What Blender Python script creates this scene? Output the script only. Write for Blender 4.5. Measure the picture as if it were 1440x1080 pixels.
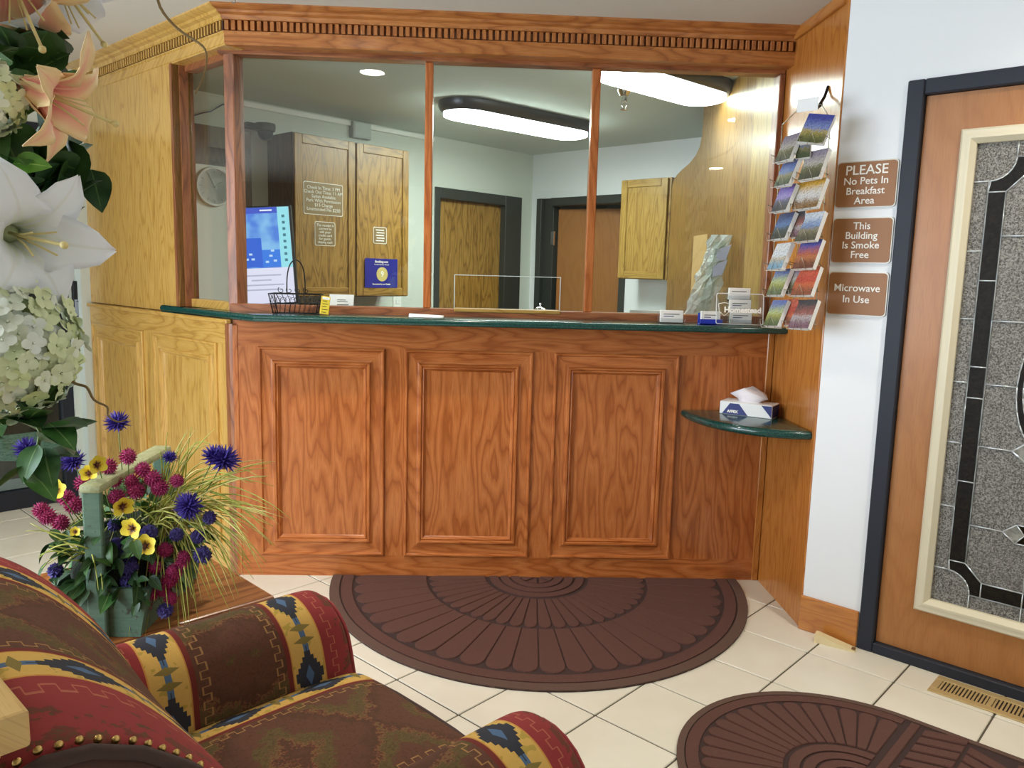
import bpy, bmesh, math, random
from mathutils import Vector, Matrix, Euler
random.seed(7)
for o in list(bpy.data.objects): bpy.data.objects.remove(o)
SC = bpy.context.scene
COL = SC.collection
PI = math.pi
S = math.sqrt(.5)

# ------------------------------------------------------------------ camera
cam_d = bpy.data.cameras.new('camera'); cam = bpy.data.objects.new('camera', cam_d); COL.objects.link(cam)
cam_d.sensor_width = 36.0; cam_d.lens = 1117.33 / 1440 * 36.0; cam_d.clip_start = .05
_r = Vector((.99890, -.03817, .02628)); _f = Vector((.04146, .98956, -.13806)); _u = _r.cross(_f)
cam.matrix_world = Matrix(((_r.x, _u.x, -_f.x, 0), (_r.y, _u.y, -_f.y, 0), (_r.z, _u.z, -_f.z, 1.4), (0, 0, 0, 1)))
SC.camera = cam

# ------------------------------------------------------------------ sky, daylight, exposure
w = bpy.data.worlds.new('sky'); SC.world = w; w.use_nodes = True
w.node_tree.nodes['Background'].inputs[0].default_value = (.72, .84, 1.0, 1)
w.node_tree.nodes['Background'].inputs[1].default_value = 1.2
SC.view_settings.view_transform = 'Standard'; SC.view_settings.look = 'None'
SC.view_settings.gamma = 1; SC.view_settings.use_curve_mapping = False
SC.view_settings.exposure = 0.0
DAYLIGHT_W = 225.0       # daylight entering by the lobby's left-hand windows
DOWNLIGHT_W = 22.0       # each recessed ceiling lamp
FLUOR_E = 42.0            # office fluorescent diffusers
def area_light(name, loc, rot, sx, sy, watts, col, spread=PI):
    l = bpy.data.lights.new(name, 'AREA'); l.shape = 'RECTANGLE'; l.size = sx; l.size_y = sy; l.energy = watts; l.color = col; l.spread = spread
    o = bpy.data.objects.new(name, l); COL.objects.link(o); o.location = loc; o.rotation_euler = rot
    return o
# window daylight comes through the openings of the left wall (x = -3.4), pointing +x
area_light('window_daylight', (-3.62, .4, 1.45), (0, -PI / 2, 0), 1.6, 3.9, DAYLIGHT_W, (.76, .88, 1.0))

# ------------------------------------------------------------------ helpers
def srgb(r, g, b):
    f = lambda c: (c / 255 / 12.92) if c / 255 <= .04045 else ((c / 255 + .055) / 1.055) ** 2.4
    return (f(r), f(g), f(b), 1)
def frame(loc, deg): return Matrix.Translation(Vector(loc)) @ Matrix.Rotation(math.radians(deg), 4, 'Z')

class MB:
    """collects geometry for ONE mesh object"""
    def __init__(s): s.v = []; s.f = []; s.uv = []; s.has_uv = False
    def add(s, v, f, uv=None):
        b = len(s.v); s.v += [tuple(p) for p in v]; s.f += [tuple(i + b for i in q) for q in f]
        if uv is not None: s.has_uv = True; s.uv += list(uv)
        else: s.uv += [(0, 0)] * len(v)
        return s
    def box(s, x0, x1, y0, y1, z0, z1, M=None):
        v = [Vector((x, y, z)) for z in (z0, z1) for y in (y0, y1) for x in (x0, x1)]
        if M: v = [M @ p for p in v]
        return s.add(v, [(0, 2, 3, 1), (4, 5, 7, 6), (0, 1, 5, 4), (2, 6, 7, 3), (0, 4, 6, 2), (1, 3, 7, 5)])
    def bbox(s, x0, x1, y0, y1, z0, z1, b=.004, seg=2, M=None):
        bm = bmesh.new(); bmesh.ops.create_cube(bm, size=1)
        for v in bm.verts: v.co = Vector(((x0 + x1) / 2 + v.co.x * (x1 - x0), (y0 + y1) / 2 + v.co.y * (y1 - y0), (z0 + z1) / 2 + v.co.z * (z1 - z0)))
        bmesh.ops.bevel(bm, geom=bm.edges[:], offset=b, segments=seg, profile=.5, affect='EDGES')
        return s.bm(bm, M)
    def bm(s, bm, M=None):
        bm.verts.index_update()
        s.add([(M @ v.co if M else v.co.copy()) for v in bm.verts], [[v.index for v in f.verts] for f in bm.faces]); bm.free(); return s
    def prism(s, poly, a0, a1, M=None, axis='z'):
        """polygon extruded along an axis; poly in the two other axes (xy for z, xz for y, yz for x), CCW seen from +axis (z,x) """
        n = len(poly)
        def P(p, a): return Vector((p[0], p[1], a)) if axis == 'z' else (Vector((p[0], a, p[1])) if axis == 'y' else Vector((a, p[0], p[1])))
        v = [P(p, a0) for p in poly] + [P(p, a1) for p in poly]
        if M: v = [M @ p for p in v]
        f = [tuple(range(n))[::-1], tuple(range(n, 2 * n))] + [(i, (i + 1) % n, n + (i + 1) % n, n + i) for i in range(n)]
        return s.add(v, f)
    def loft(s, secs, closed=True, cap0=False, cap1=False, uvs=None):
        n = len(secs[0]); v = [p for q in secs for p in q]; f = []
        m = n if closed else n - 1
        for k in range(len(secs) - 1):
            for i in range(m): f.append((k * n + i, k * n + (i + 1) % n, (k + 1) * n + (i + 1) % n, (k + 1) * n + i))
        if cap0: f.append(tuple(range(n))[::-1])
        if cap1: b = (len(secs) - 1) * n; f.append(tuple(range(b, b + n)))
        return s.add(v, f, [q for u in uvs for q in u] if uvs else None)
    def tube(s, pts, r, n=8, cap=True):
        pts = [Vector(p) for p in pts]; rr = r if isinstance(r, (list, tuple)) else [r] * len(pts); secs = []
        T = (pts[1] - pts[0]).normalized(); up = Vector((0, 0, 1)) if abs(T.z) < .9 else Vector((1, 0, 0))
        A = T.cross(up).normalized()
        for k, p in enumerate(pts):
            T = (pts[min(k + 1, len(pts) - 1)] - pts[max(k - 1, 0)]).normalized()
            A = (A - T * A.dot(T)).normalized(); B = T.cross(A)
            secs.append([p + (A * math.cos(2 * PI * i / n) + B * math.sin(2 * PI * i / n)) * rr[k] for i in range(n)])
        return s.loft(secs, True, cap, cap)
    def path(s, pts, r, n=6, k=4):
        """tube along a Catmull-Rom curve, radius tapering when r is a pair"""
        P = [Vector(p) for p in pts]; P = [P[0] * 2 - P[1]] + P + [P[-1] * 2 - P[-2]]; out = []
        for i in range(1, len(P) - 2):
            for j in range(k):
                t = j / k; a, b, c, d = P[i - 1], P[i], P[i + 1], P[i + 2]
                out.append(.5 * ((2 * b) + (c - a) * t + (2 * a - 5 * b + 4 * c - d) * t * t + (3 * b - a - 3 * c + d) * t ** 3))
        out.append(P[-2]); m = len(out)
        return s.tube(out, [r[0] + (r[1] - r[0]) * i / (m - 1) for i in range(m)] if isinstance(r, tuple) else r, n)
    def lathe(s, prof, c=(0, 0, 0), n=24, M=None):
        """prof list of (r,z)"""
        secs = []
        for r, z in prof: secs.append([Vector((c[0] + r * math.cos(2 * PI * i / n), c[1] + r * math.sin(2 * PI * i / n), c[2] + z)) for i in range(n)])
        if M: secs = [[M @ p for p in q] for q in secs]
        return s.loft(secs, True, True, True)
    def sphere(s, c, r, seg=10, rings=6, sc=(1, 1, 1)):
        prof = []
        secs = []
        for k in range(rings + 1):
            a = -PI / 2 + PI * k / rings; rr = max(math.cos(a), .02) * r
            secs.append([Vector((c[0] + rr * math.cos(2 * PI * i / seg) * sc[0], c[1] + rr * math.sin(2 * PI * i / seg) * sc[1], c[2] + r * math.sin(a) * sc[2])) for i in range(seg)])
        return s.loft(secs, True, True, True)
    def mesh(s, name, mat=None, smooth=False):
        me = bpy.data.meshes.new(name); me.from_pydata(s.v, [], s.f); me.update()
        if s.has_uv:
            l = me.uv_layers.new(name='UVMap')
            for lp in me.loops: l.data[lp.index].uv = s.uv[lp.vertex_index]
        if mat: me.materials.append(mat)
        if smooth:
            for p in me.polygons: p.use_smooth = True
        bm = bmesh.new(); bm.from_mesh(me); bmesh.ops.recalc_face_normals(bm, faces=bm.faces[:]); bm.to_mesh(me); bm.free()
        return me
    def obj(s, name, mat=None, parent=None, smooth=False, M=None, angle=None):
        me = s.mesh(name, mat, smooth or angle is not None)
        if angle is not None: me.set_sharp_from_angle(angle=math.radians(angle))
        return link(name, me, parent, M)
def link(name, me, parent=None, M=None):
    o = bpy.data.objects.new(name, me); COL.objects.link(o)
    if parent: o.parent = parent
    if M is not None: o.matrix_local = M
    return o
def tag(o, label=None, cat=None, group=None, kind=None):
    if label: o['label'] = label
    if cat: o['category'] = cat
    if group: o['group'] = group
    if kind: o['kind'] = kind
    return o
def thing(name, label, cat, M=None, group=None):
    o = bpy.data.objects.new(name, None); COL.objects.link(o); o.empty_display_size = .05
    if M is not None: o.matrix_world = M
    return tag(o, label, cat, group)
def struct(name, label, cat, M=None):
    o = thing(name, label, cat, M); o['kind'] = 'structure'; return o
def text_mesh(txt, size, depth=.0006, align='CENTER', sp=1.0, bold=0.0):
    c = bpy.data.curves.new('lettering', 'FONT'); c.body = txt; c.size = size; c.align_x = align; c.align_y = 'CENTER'; c.extrude = depth; c.space_line = sp; c.offset = bold; c.resolution_u = 3
    o = bpy.data.objects.new('lettering', c); COL.objects.link(o)
    bpy.context.view_layer.update()
    me = bpy.data.meshes.new_from_object(o.evaluated_get(bpy.context.evaluated_depsgraph_get()))
    bpy.data.objects.remove(o); bpy.data.curves.remove(c); return me
def text(name, txt, size, mat, parent, x, y, z, align='CENTER', sp=1.0, bold=0.0, rz=0, lean=0):
    """upright lettering in the local xz plane facing -y"""
    me = text_mesh(txt, size, align=align, sp=sp, bold=bold); me.materials.clear(); me.materials.append(mat)
    return link(name, me, parent, Matrix.Translation((x, y, z)) @ Matrix.Rotation(rz, 4, 'Z') @ Matrix.Rotation(PI / 2 + lean, 4, 'X'))

# ------------------------------------------------------------------ materials
class G:
    def __init__(s, name):
        s.mat = bpy.data.materials.new(name); s.mat.use_nodes = True; s.nt = s.mat.node_tree; s.N = s.nt.nodes; s.L = s.nt.links
        s.b = s.N['Principled BSDF']
    def set(s, sock, v):
        if hasattr(v, 'is_output') or isinstance(v, bpy.types.NodeSocket): s.L.new(v, sock)
        else: sock.default_value = v
    def m(s, op, a, b=0.0, c=None):
        n = s.N.new('ShaderNodeMath'); n.operation = op; s.set(n.inputs[0], a); s.set(n.inputs[1], b)
        if c is not None: s.set(n.inputs[2], c)
        return n.outputs[0]
    def mix(s, f, a, b, mode='MIX'):
        n = s.N.new('ShaderNodeMix'); n.data_type = 'RGBA'; n.blend_type = mode; s.set(n.inputs[0], f); s.set(n.inputs[6], a); s.set(n.inputs[7], b); return n.outputs[2]
    def ramp(s, f, stops, interp='LINEAR'):
        n = s.N.new('ShaderNodeValToRGB'); e = n.color_ramp.elements; n.color_ramp.interpolation = interp
        while len(e) < len(stops): e.new(.5)
        for k, (p, c) in enumerate(stops): e[k].position = p; e[k].color = c if len(c) == 4 else (*c, 1)
        s.set(n.inputs[0], f); return n.outputs[0]
    def coord(s, kind='Object'): return s.N.new('ShaderNodeTexCoord').outputs[kind]
    def sep(s, v): n = s.N.new('ShaderNodeSeparateXYZ'); s.set(n.inputs[0], v); return n.outputs
    def comb(s, x, y, z):
        n = s.N.new('ShaderNodeCombineXYZ'); s.set(n.inputs[0], x); s.set(n.inputs[1], y); s.set(n.inputs[2], z); return n.outputs[0]
    def noise(s, v, scale, detail=2, rough=.5, dist=0):
        n = s.N.new('ShaderNodeTexNoise'); s.set(n.inputs['Vector'], v); s.set(n.inputs['Scale'], scale); n.inputs['Detail'].default_value = detail
        n.inputs['Roughness'].default_value = rough; n.inputs['Distortion'].default_value = dist; return n.outputs[0]
    def voro(s, v, scale, feature='F1'):
        n = s.N.new('ShaderNodeTexVoronoi'); n.feature = feature; s.set(n.inputs['Vector'], v); n.inputs['Scale'].default_value = scale; return n.outputs['Distance']
    def rnd(s): return s.N.new('ShaderNodeObjectInfo').outputs['Random']
    def bump(s, h, strength=.3, dist=.002):
        n = s.N.new('ShaderNodeBump'); n.inputs['Strength'].default_value = strength; n.inputs['Distance'].default_value = dist; s.set(n.inputs['Height'], h)
        s.L.new(n.outputs[0], s.b.inputs['Normal'])
    def p(s, **k):
        for a, v in k.items():
            nm = {'base': 'Base Color', 'rough': 'Roughness', 'metal': 'Metallic', 'spec': 'Specular IOR Level', 'coat': 'Coat Weight', 'coatr': 'Coat Roughness', 'trans': 'Transmission Weight', 'ior': 'IOR', 'emit': 'Emission Color', 'estr': 'Emission Strength', 'alpha': 'Alpha', 'sheen': 'Sheen Weight', 'sss': 'Subsurface Weight'}[a]
            s.set(s.b.inputs[nm], v)
        return s.mat
def plain(name, c, rough=.5, metal=0, bump=0, bscale=200, **k):
    g = G(name)
    if bump:
        g.bump(g.noise(g.coord(), bscale, 2), bump, .001)
    return g.p(base=c, rough=rough, metal=metal, **k)
def emis(name, c, st):
    g = G(name); return g.p(base=(0, 0, 0, 1), emit=c, estr=st, rough=.6)
_oak = {}
def oak(tone, ax):
    key = (tone, ax)
    if key in _oak: return _oak[key]
    light, mid, dark, rough = {
        'red': (srgb(190, 116, 62), srgb(172, 97, 46), srgb(142, 73, 28), .30),
        'gold': (srgb(206, 164, 90), srgb(198, 154, 76), srgb(168, 122, 54), .28),
        'frame': (srgb(160, 102, 64), srgb(142, 84, 50), srgb(100, 56, 34), .38),
        'crown': (srgb(186, 122, 66), srgb(170, 104, 52), srgb(136, 78, 36), .30),
        'honey': (srgb(190, 124, 58), srgb(180, 113, 50), srgb(160, 95, 40), .22),
        'office': (srgb(174, 134, 66), srgb(154, 114, 50), srgb(106, 74, 30), .4),
        'pale': (srgb(178, 144, 76), srgb(166, 130, 64), srgb(134, 100, 46), .35),
        'partition': (srgb(150, 114, 60), srgb(134, 98, 48), srgb(94, 64, 28), .35),
        'brown': (srgb(104, 78, 52), srgb(90, 66, 44), srgb(66, 46, 32), .4),
        'birch': (srgb(176, 120, 66), srgb(166, 108, 54), srgb(150, 94, 44), .42),
        'table': (srgb(172, 112, 60), srgb(152, 92, 44), srgb(108, 60, 28), .36),
        'pine': (srgb(206, 172, 112), srgb(198, 160, 98), srgb(170, 128, 74), .4)}[tone]
    g = G('oak_%s_%s' % key); x, y, z = g.sep(g.coord()); r = g.m('MULTIPLY', g.rnd(), 37.0)
    if ax == 'x': al, ac = x, g.m('ADD', z, y)
    elif ax == 'y': al, ac = y, g.m('ADD', x, z)
    else: al, ac = z, g.m('ADD', x, y)
    big = 7.5 if tone not in ('birch',) else 3.0
    n = g.noise(g.comb(g.m('MULTIPLY', ac, big), g.m('MULTIPLY', al, 1.15), r), 1.0, 1.8, .5)
    n2 = g.noise(g.comb(g.m('MULTIPLY', ac, 40), g.m('MULTIPLY', al, 5.0), r), 1.0, 3, .6)
    ring = g.m('FRACT', g.m('ADD', g.m('MULTIPLY', n, 13.0), g.m('MULTIPLY', n2, .7)))
    pore = g.noise(g.comb(g.m('MULTIPLY', ac, 420), g.m('MULTIPLY', al, 14), r), 1.0, 2, .6)
    c = g.ramp(ring, [(0, mid), (.35, light), (.70, mid), (.90, dark), (1, mid)])
    if tone in ('birch', 'pine'): c = g.mix(.55, c, mid)
    c = g.mix(g.ramp(pore, [(.36, (.6, .6, .6)), (.5, (0, 0, 0))]), c, dark)
    sh = g.noise(g.comb(g.m('MULTIPLY', ac, 2.2), g.m('MULTIPLY', al, .5), r), 1.0, 1)
    c = g.mix(g.m('MULTIPLY', sh, .35), c, mid)
    g.bump(pore, .12, .0006)
    _oak[key] = g.p(base=c, rough=rough, coat=(.06 if tone in ('birch', 'red', 'office', 'partition', 'pale', 'table') else .42 if tone == 'gold' else .22), coatr=.16); return _oak[key]

M = {}
M['white_wall'] = plain('white_wall', srgb(232, 234, 236), .75, bump=.25, bscale=60)
M['cream_wall'] = plain('cream_wall', srgb(210, 216, 206), .8, bump=.2, bscale=60)
M['ceiling'] = plain('ceiling_paint', srgb(206, 200, 190), .9, bump=.2, bscale=90)
M['office_ceiling'] = plain('office_ceiling_paint', srgb(204, 214, 206), .9)
M['black_frame'] = plain('charcoal_paint', srgb(42, 45, 54), .5, spec=.25)
M['office_frame'] = plain('office_frame_paint', srgb(52, 56, 52), .45)
M['grout'] = plain('grout', srgb(88, 80, 66), .9, bump=.4, bscale=150)
def _tile():
    g = G('floor_tile'); c = g.coord(); r = g.m('MULTIPLY', g.rnd(), 20.0); x, y, z = g.sep(c)
    v = g.comb(x, y, r)
    a = g.noise(v, 5, 2, .5); b = g.noise(v, 40, 2, .5)
    col = g.ramp(a, [(.3, srgb(220, 214, 196)), (.55, srgb(225, 219, 203)), (.75, srgb(229, 224, 209))])
    col = g.mix(g.m('MULTIPLY', b, .08), col, srgb(206, 198, 176)); g.bump(a, .05, .002)
    return g.p(base=col, rough=g.ramp(b, [(.3, (.28,) * 3), (.7, (.34,) * 3)]))
M['tile'] = _tile()
def _green():
    g = G('green_laminate'); n = g.noise(g.coord(), 160, 3, .6)
    return g.p(base=g.ramp(n, [(.4, srgb(14, 52, 48)), (.6, srgb(24, 72, 64)), (.72, srgb(44, 92, 82))]), rough=.2, coat=.3, coatr=.06)
M['green'] = _green()
def glass_mat(name, tint=(1, 1, 1, 1), k=1.0):
    g = G(name); g.N.remove(g.b); out = g.N['Material Output']
    tr = g.N.new('ShaderNodeBsdfTransparent'); tr.inputs[0].default_value = tint
    gl = g.N.new('ShaderNodeBsdfGlossy'); gl.inputs['Roughness'].default_value = .012
    lw = g.N.new('ShaderNodeLayerWeight'); lw.inputs[0].default_value = .5; sch = g.m('ADD', .04, g.m('MULTIPLY', .96, g.m('POWER', lw.outputs['Facing'], 5.0)))
    mx = g.N.new('ShaderNodeMixShader'); g.L.new(g.m('MULTIPLY', sch, k), mx.inputs[0]); g.L.new(tr.outputs[0], mx.inputs[1]); g.L.new(gl.outputs[0], mx.inputs[2])
    g.L.new(mx.outputs[0], out.inputs[0]); return g.mat
M['glass'] = glass_mat('window_glass', (.99, 1, .99, 1), 1.0)
M['acrylic'] = glass_mat('clear_acrylic', (.95, .97, .98, 1), 1.3)
M['glass_edge'] = plain('polished_glass_edge', srgb(205, 215, 210), .15)
M['chrome'] = plain('chrome', (.8, .8, .8, 1), .12, 1)
M['brass'] = plain('aged_brass', srgb(190, 158, 96), .28, 1)
M['black_metal'] = plain('black_wire', srgb(22, 20, 22), .4, .4)
M['wire'] = plain('rack_wire', srgb(170, 160, 140), .3, .9)
M['white'] = plain('white_paper', srgb(236, 236, 234), .7)
M['white_plastic'] = plain('white_plastic', srgb(240, 242, 236), .45)
M['cream_trim'] = plain('cream_moulding', srgb(214, 204, 176), .45)
M['sign_brown'] = plain('sign_brown', srgb(146, 96, 50), .5)
M['sign_clear'] = plain('sign_backing', srgb(206, 202, 186), .25)
M['sign_white'] = plain('sign_lettering', srgb(240, 236, 226), .5)
M['navy'] = plain('navy_print', srgb(30, 42, 110), .45)
M['dark'] = plain('near_black', srgb(16, 15, 16), .6)
M['grey'] = plain('mid_grey', srgb(120, 122, 120), .5)
# ------------------------------------------------------------------ layout (metres; counter front runs along x, office is behind it)
YC, XL, XR, ZC = 3.5367, -1.0923, 1.3286, 2.462
T8 = math.tan(PI / 8)
FL = frame((XL, YC, 0), -45)                 # panelled left wall: u = -x, lobby at -y
FD = frame((1.3286, 3.0202, 0), -45)         # white wall with the leaded door: u = +x
FR = frame((XR, YC, 0), -90)                 # wooden return right of the counter: +x towards the lobby
FK = frame((.447, 7.37, 0), 45)              # office wall with the big cabinet: u = -x
FQ = frame((.447, 7.37, 0), -45)             # office wall with the open door: u = +x
FE = frame((-2.3156, 4.76, 0), 45)           # entrance wall: u = -x
YW = 3.66                                    # reception glass
ZT0, ZT1 = 1.168, 1.199                      # countertop under / top

# ---- floor: each tile in the lobby is a piece of its own
floor = struct('floor', 'cream ceramic tile floor laid diagonally with thin dark grout', 'floor')
MB().box(-4.2, 3.6, -3.2, 5.6, -.06, -.004).obj('grout_bed', M['grout'], floor)
ts = .30998; tme = MB().bbox(-.1519, .1519, -.1519, .1519, -.012, 0, .0022, 1).mesh('tile', M['tile'])
rest = MB(); near = []
for i in range(-26, 20):
    for j in range(-20, 24):
        c = FD @ Vector((.10878 + (i + .5) * ts, -.18889 + (j + .5) * ts, 0))
        if not (-4.0 < c.x < 3.5 and -3.1 < c.y < 5.2): continue
        if c.y > YC + .22 and c.x + c.y > XL + YC + .3: continue
        if c.x + c.y > 1.3286 + 3.0202 + .50 and c.x > XR: continue
        if c.x > XR + .26 and c.y > 3.02 and c.x + c.y > 4.6: continue
        d = c - Vector((0, 0, 1.4)); q = d.dot(_f)
        inside = q > .3 and abs(d.dot(_r) / q * 1117) < 800 and abs(d.dot(_u) / q * 1117) < 640
        if inside: near.append(c)
        else: rest.bbox(-.1519, .1519, -.1519, .1519, -.012, 0, .0022, 1, Matrix.Translation(c) @ Matrix.Rotation(-PI / 4, 4, 'Z'))
for c in near: link('tile', tme, floor, Matrix.Translation(c) @ Matrix.Rotation(-PI / 4, 4, 'Z'))
o = rest.obj('tile_field', M['tile'], floor); o['kind'] = 'stuff'

# ---- ceilings
cl = MB().box(-4.2, 3.6, -3.2, YC + .02, ZC, ZC + .06).prism([(-4.2, YC + .02), (XL, YC + .02), (XL - 2.2, YC + 2.2), (-4.2, YC + 2.2)], ZC, ZC + .06).obj('ceiling', M['ceiling'])
tag(cl, 'plain warm grey lobby ceiling above the wooden crown moulding', 'ceiling', kind='structure')
co = MB().prism([(XL, YC + .03), (3.0, YC + .03), (3.0, 5.4), (.447, 7.6), (-2.6, 4.9), (XL - 1.2, YC + 1.22)], ZC - .002, ZC + .05).obj('ceiling_office', M['office_ceiling'])
tag(co, 'pale grey ceiling of the office behind the glass', 'ceiling', kind='structure')

# ---- walls out of the picture: left (windows), back, right
wl = struct('wall_left', 'white lobby wall with wide windows, outside the picture', 'wall')
MB().box(-3.52, -3.4, -3.1, -1.6, 0, ZC).box(-3.52, -3.4, 2.4, 3.9, 0, ZC).box(-3.52, -3.4, -1.6, 2.4, 0, .6).box(-3.52, -3.4, -1.6, 2.4, 2.25, ZC).obj('plaster', M['white_wall'], wl)
for k in range(4): MB().box(-3.49, -3.43, -1.6 + k * 1.32 - .025, -1.6 + k * 1.32 + .025, .6, 2.25).obj('window_mullion', M['white_plastic'], wl)
tag(MB().box(-3.52, 3.5, -3.22, -3.1, 0, ZC).obj('wall_back', plain('back_wall_paint', srgb(126, 118, 106), .8)), 'plain wall behind the viewer, outside the picture', 'wall', kind='structure')
tag(MB().box(3.4, 3.5, -3.1, 1.0, 0, ZC).obj('wall_right_side', M['white_wall']), 'white wall to the right, outside the picture', 'wall', kind='structure')

# ---- entrance corner on the far left: pale jamb, charcoal framed glass door
we = struct('wall_entrance', 'pale strip of wall beside the charcoal framed entrance door', 'wall', FE)
MB().box(-.085, .03, -.02, .1, 0, ZC).box(-1.6, -.085, 0, .1, 2.15, ZC).obj('plaster', M['cream_wall'], we)
d4 = struct('door_4', 'charcoal framed glass entrance door behind the flowers', 'door', FE)
for a, b, c, d in ((-.15, -.085, 0, 2.15), (-1.6, -1.535, 0, 2.15), (-1.535, -.15, 2.06, 2.15), (-1.535, -.15, -.0, .105)):
    MB().bbox(a, b, -.01, .06, c, d, .004, 1).obj('door_frame', M['black_frame'], d4)
MB().box(-1.535, -.15, .02, .026, .105, 2.06).obj('pane', glass_mat('entrance_glass', (.7, .76, .74, 1), 1.0), d4)
tag(MB().box(-6, 2.0, .07, 2.3, -.03, -.012, FE).obj('outdoor_mat', (lambda g: g.p(base=g.ramp(g.noise(g.coord(), 22, 4, .7, 1.5), [(.35, srgb(70, 120, 84)), (.5, srgb(150, 190, 150)), (.7, srgb(206, 216, 186))]), rough=.8))(G('ribbed_outdoor_carpet'))), 'pale green outdoor carpet beyond the glass entrance door', 'mat')
MB().box(-7, 3.0, 2.3, 2.4, -.03, 3.2, FE).obj('wall_porch', plain('porch_screen', srgb(42, 46, 50), .8))
tag(bpy.data.objects['wall_porch'], 'dark screened porch wall beyond the entrance door', 'wall', kind='structure')
rd = thing('card_reader', 'small grey and black card reader on the wall by the entrance', 'card reader', FE)
MB().bbox(-.075, .02, -.05, -.02, 1.085, 1.29, .004, 1).obj('housing', M['dark'], rd)
MB().bbox(-.07, .012, -.056, -.05, 1.09, 1.185, .002, 1).obj('face_plate', plain('reader_plate', srgb(150, 156, 166), .4), rd)
MB().box(-.06, .0, -.058, -.056, 1.172, 1.177).obj('card_slot', M['dark'], rd)
MB().lathe([(.006, 0), (.006, .003)], n=12, M=Matrix.Translation((-.035, -.0565, 1.135)) @ Matrix.Rotation(PI / 2, 4, 'X')).obj('lock', M['dark'], rd)

# ---- panel moulding
PROF = [(0, 0), (0, .016), (.004, .021), (.010, .021), (.015, .013), (.052, .009), (.060, .012), (.066, .021), (.073, .021), (.078, .013), (.084, .016), (.090, .006), (.096, .001)]
def raised_panel(parent, x0, x1, z0, z1, y, tone, field=None, prof=PROF):
    sides = {'b': ((x0, z0), (x1, z0), 'x'), 't': ((x1, z1), (x0, z1), 'x'), 'l': ((x0, z1), (x0, z0), 'z'), 'r': ((x1, z0), (x1, z1), 'z')}
    for k, (_, _, ax) in sides.items():
        a, b = [], []
        for i, h in prof:
            X0, X1, Z0, Z1 = x0 + i, x1 - i, z0 + i, z1 - i
            p, q = {'b': ((X0, Z0), (X1, Z0)), 't': ((X1, Z1), (X0, Z1)), 'l': ((X0, Z1), (X0, Z0)), 'r': ((X1, Z0), (X1, Z1))}[k]
            a.append(Vector((p[0], y - h, p[1]))); b.append(Vector((q[0], y - h, q[1])))
        MB().loft([a, b], closed=False).obj('moulding', oak(tone, ax), parent, angle=28)
    i = prof[-1][0] - .004
    MB().box(x0 + i, x1 - i, y - .0015, y + .002, z0 + i, z1 - i).obj('panel_field', oak(field or tone, 'z'), parent)

# ---- panelled left wall
wf = struct('wall_front_left', 'golden oak panelled wall with raised panels left of the counter', 'wall', FL)
MB().box(-1.74, -.50, 0, .085, ZT0 + .005, ZC).box(-.50, .0, 0, .085, 2.315, ZC).obj('upper_panelling', oak('gold', 'z'), wf)
MB().box(-1.74, .0, 0.004, .085, 0, ZT0).obj('lower_backing', oak('gold', 'z'), wf)
MB().box(-1.74, -.03, -.008, .004, 1.055, 1.148).obj('top_rail', oak('gold', 'x'), wf)
MB().box(-1.74, -.03, -.008, .004, 0, .10).obj('bottom_rail', oak('gold', 'x'), wf)
for a, b in ((-1.74, -1.575), (-.90, -.775), (-.115, -.03)): MB().box(a, b, -.008, .004, .10, 1.055).obj('stile', oak('gold', 'z'), wf)
MB().bbox(-1.73, .004, -.026, .0, 1.148, ZT0 - .001, .004, 2).obj('chair_rail', oak('gold', 'x'), wf)
raised_panel(wf, -1.575, -.90, .10, 1.055, 0.0, 'gold')
raised_panel(wf, -.775, -.115, .10, 1.055, 0.0, 'gold')
MB().prism([(-.034, -.012), (.0, -.012), (.012, -.002), (.012, .02), (-.034, .02)], 0, 1.148).obj('corner_strip', oak('frame', 'z'), wf)
MB().bbox(-1.765, -1.735, -.014, .085, 0, ZC, .003, 1).obj('end_trim', oak('gold', 'z'), wf)
# jambs round the angled window opening
MB().box(-.522, -.500, -.004, .10, ZT1, 2.318).obj('jamb', oak('frame', 'z'), wf)
MB().box(-.500, -.492, .03, .07, ZT1, 2.318).obj('jamb_stop', oak('frame', 'z'), wf)

# ---- counter
ct = thing('reception_counter', 'reddish oak reception counter front with three raised panels', 'counter', Matrix.Translation((0, YC, 0)))
MB().box(XL + .005, XR - .002, .004, .44, 0, ZT0 - .002).obj('carcass', oak('red', 'z'), ct)
MB().box(XL + .03, 1.297, -.008, .004, 1.053, ZT0 - .002).obj('top_rail', oak('red', 'x'), ct)
MB().box(XL + .03, 1.297, -.008, .004, 0, .10).obj('bottom_rail', oak('red', 'x'), ct)
for a, b in ((XL + .03, -.975), (-.42, -.33), (.24, .335)): MB().box(a, b, -.008, .004, .10, 1.053).obj('stile', oak('red', 'z'), ct)
MB().box(.90, 1.297, -.007, .004, .10, 1.053).obj('end_panel', oak('red', 'z'), ct)
MB().bbox(1.297, XR - .002, -.014, .004, 0, ZT0 - .002, .003, 1).obj('corner_strip', oak('honey', 'z'), ct)
MB().bbox(XL + .004, XL + .03, -.010, .004, 0, ZT0 - .024, .003, 1).obj('corner_strip', oak('red', 'z'), ct)
for a, b in ((-.975, -.42), (-.33, .24), (.335, .90)): raised_panel(ct, a, b, .10, 1.053, 0.0, 'red')

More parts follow.
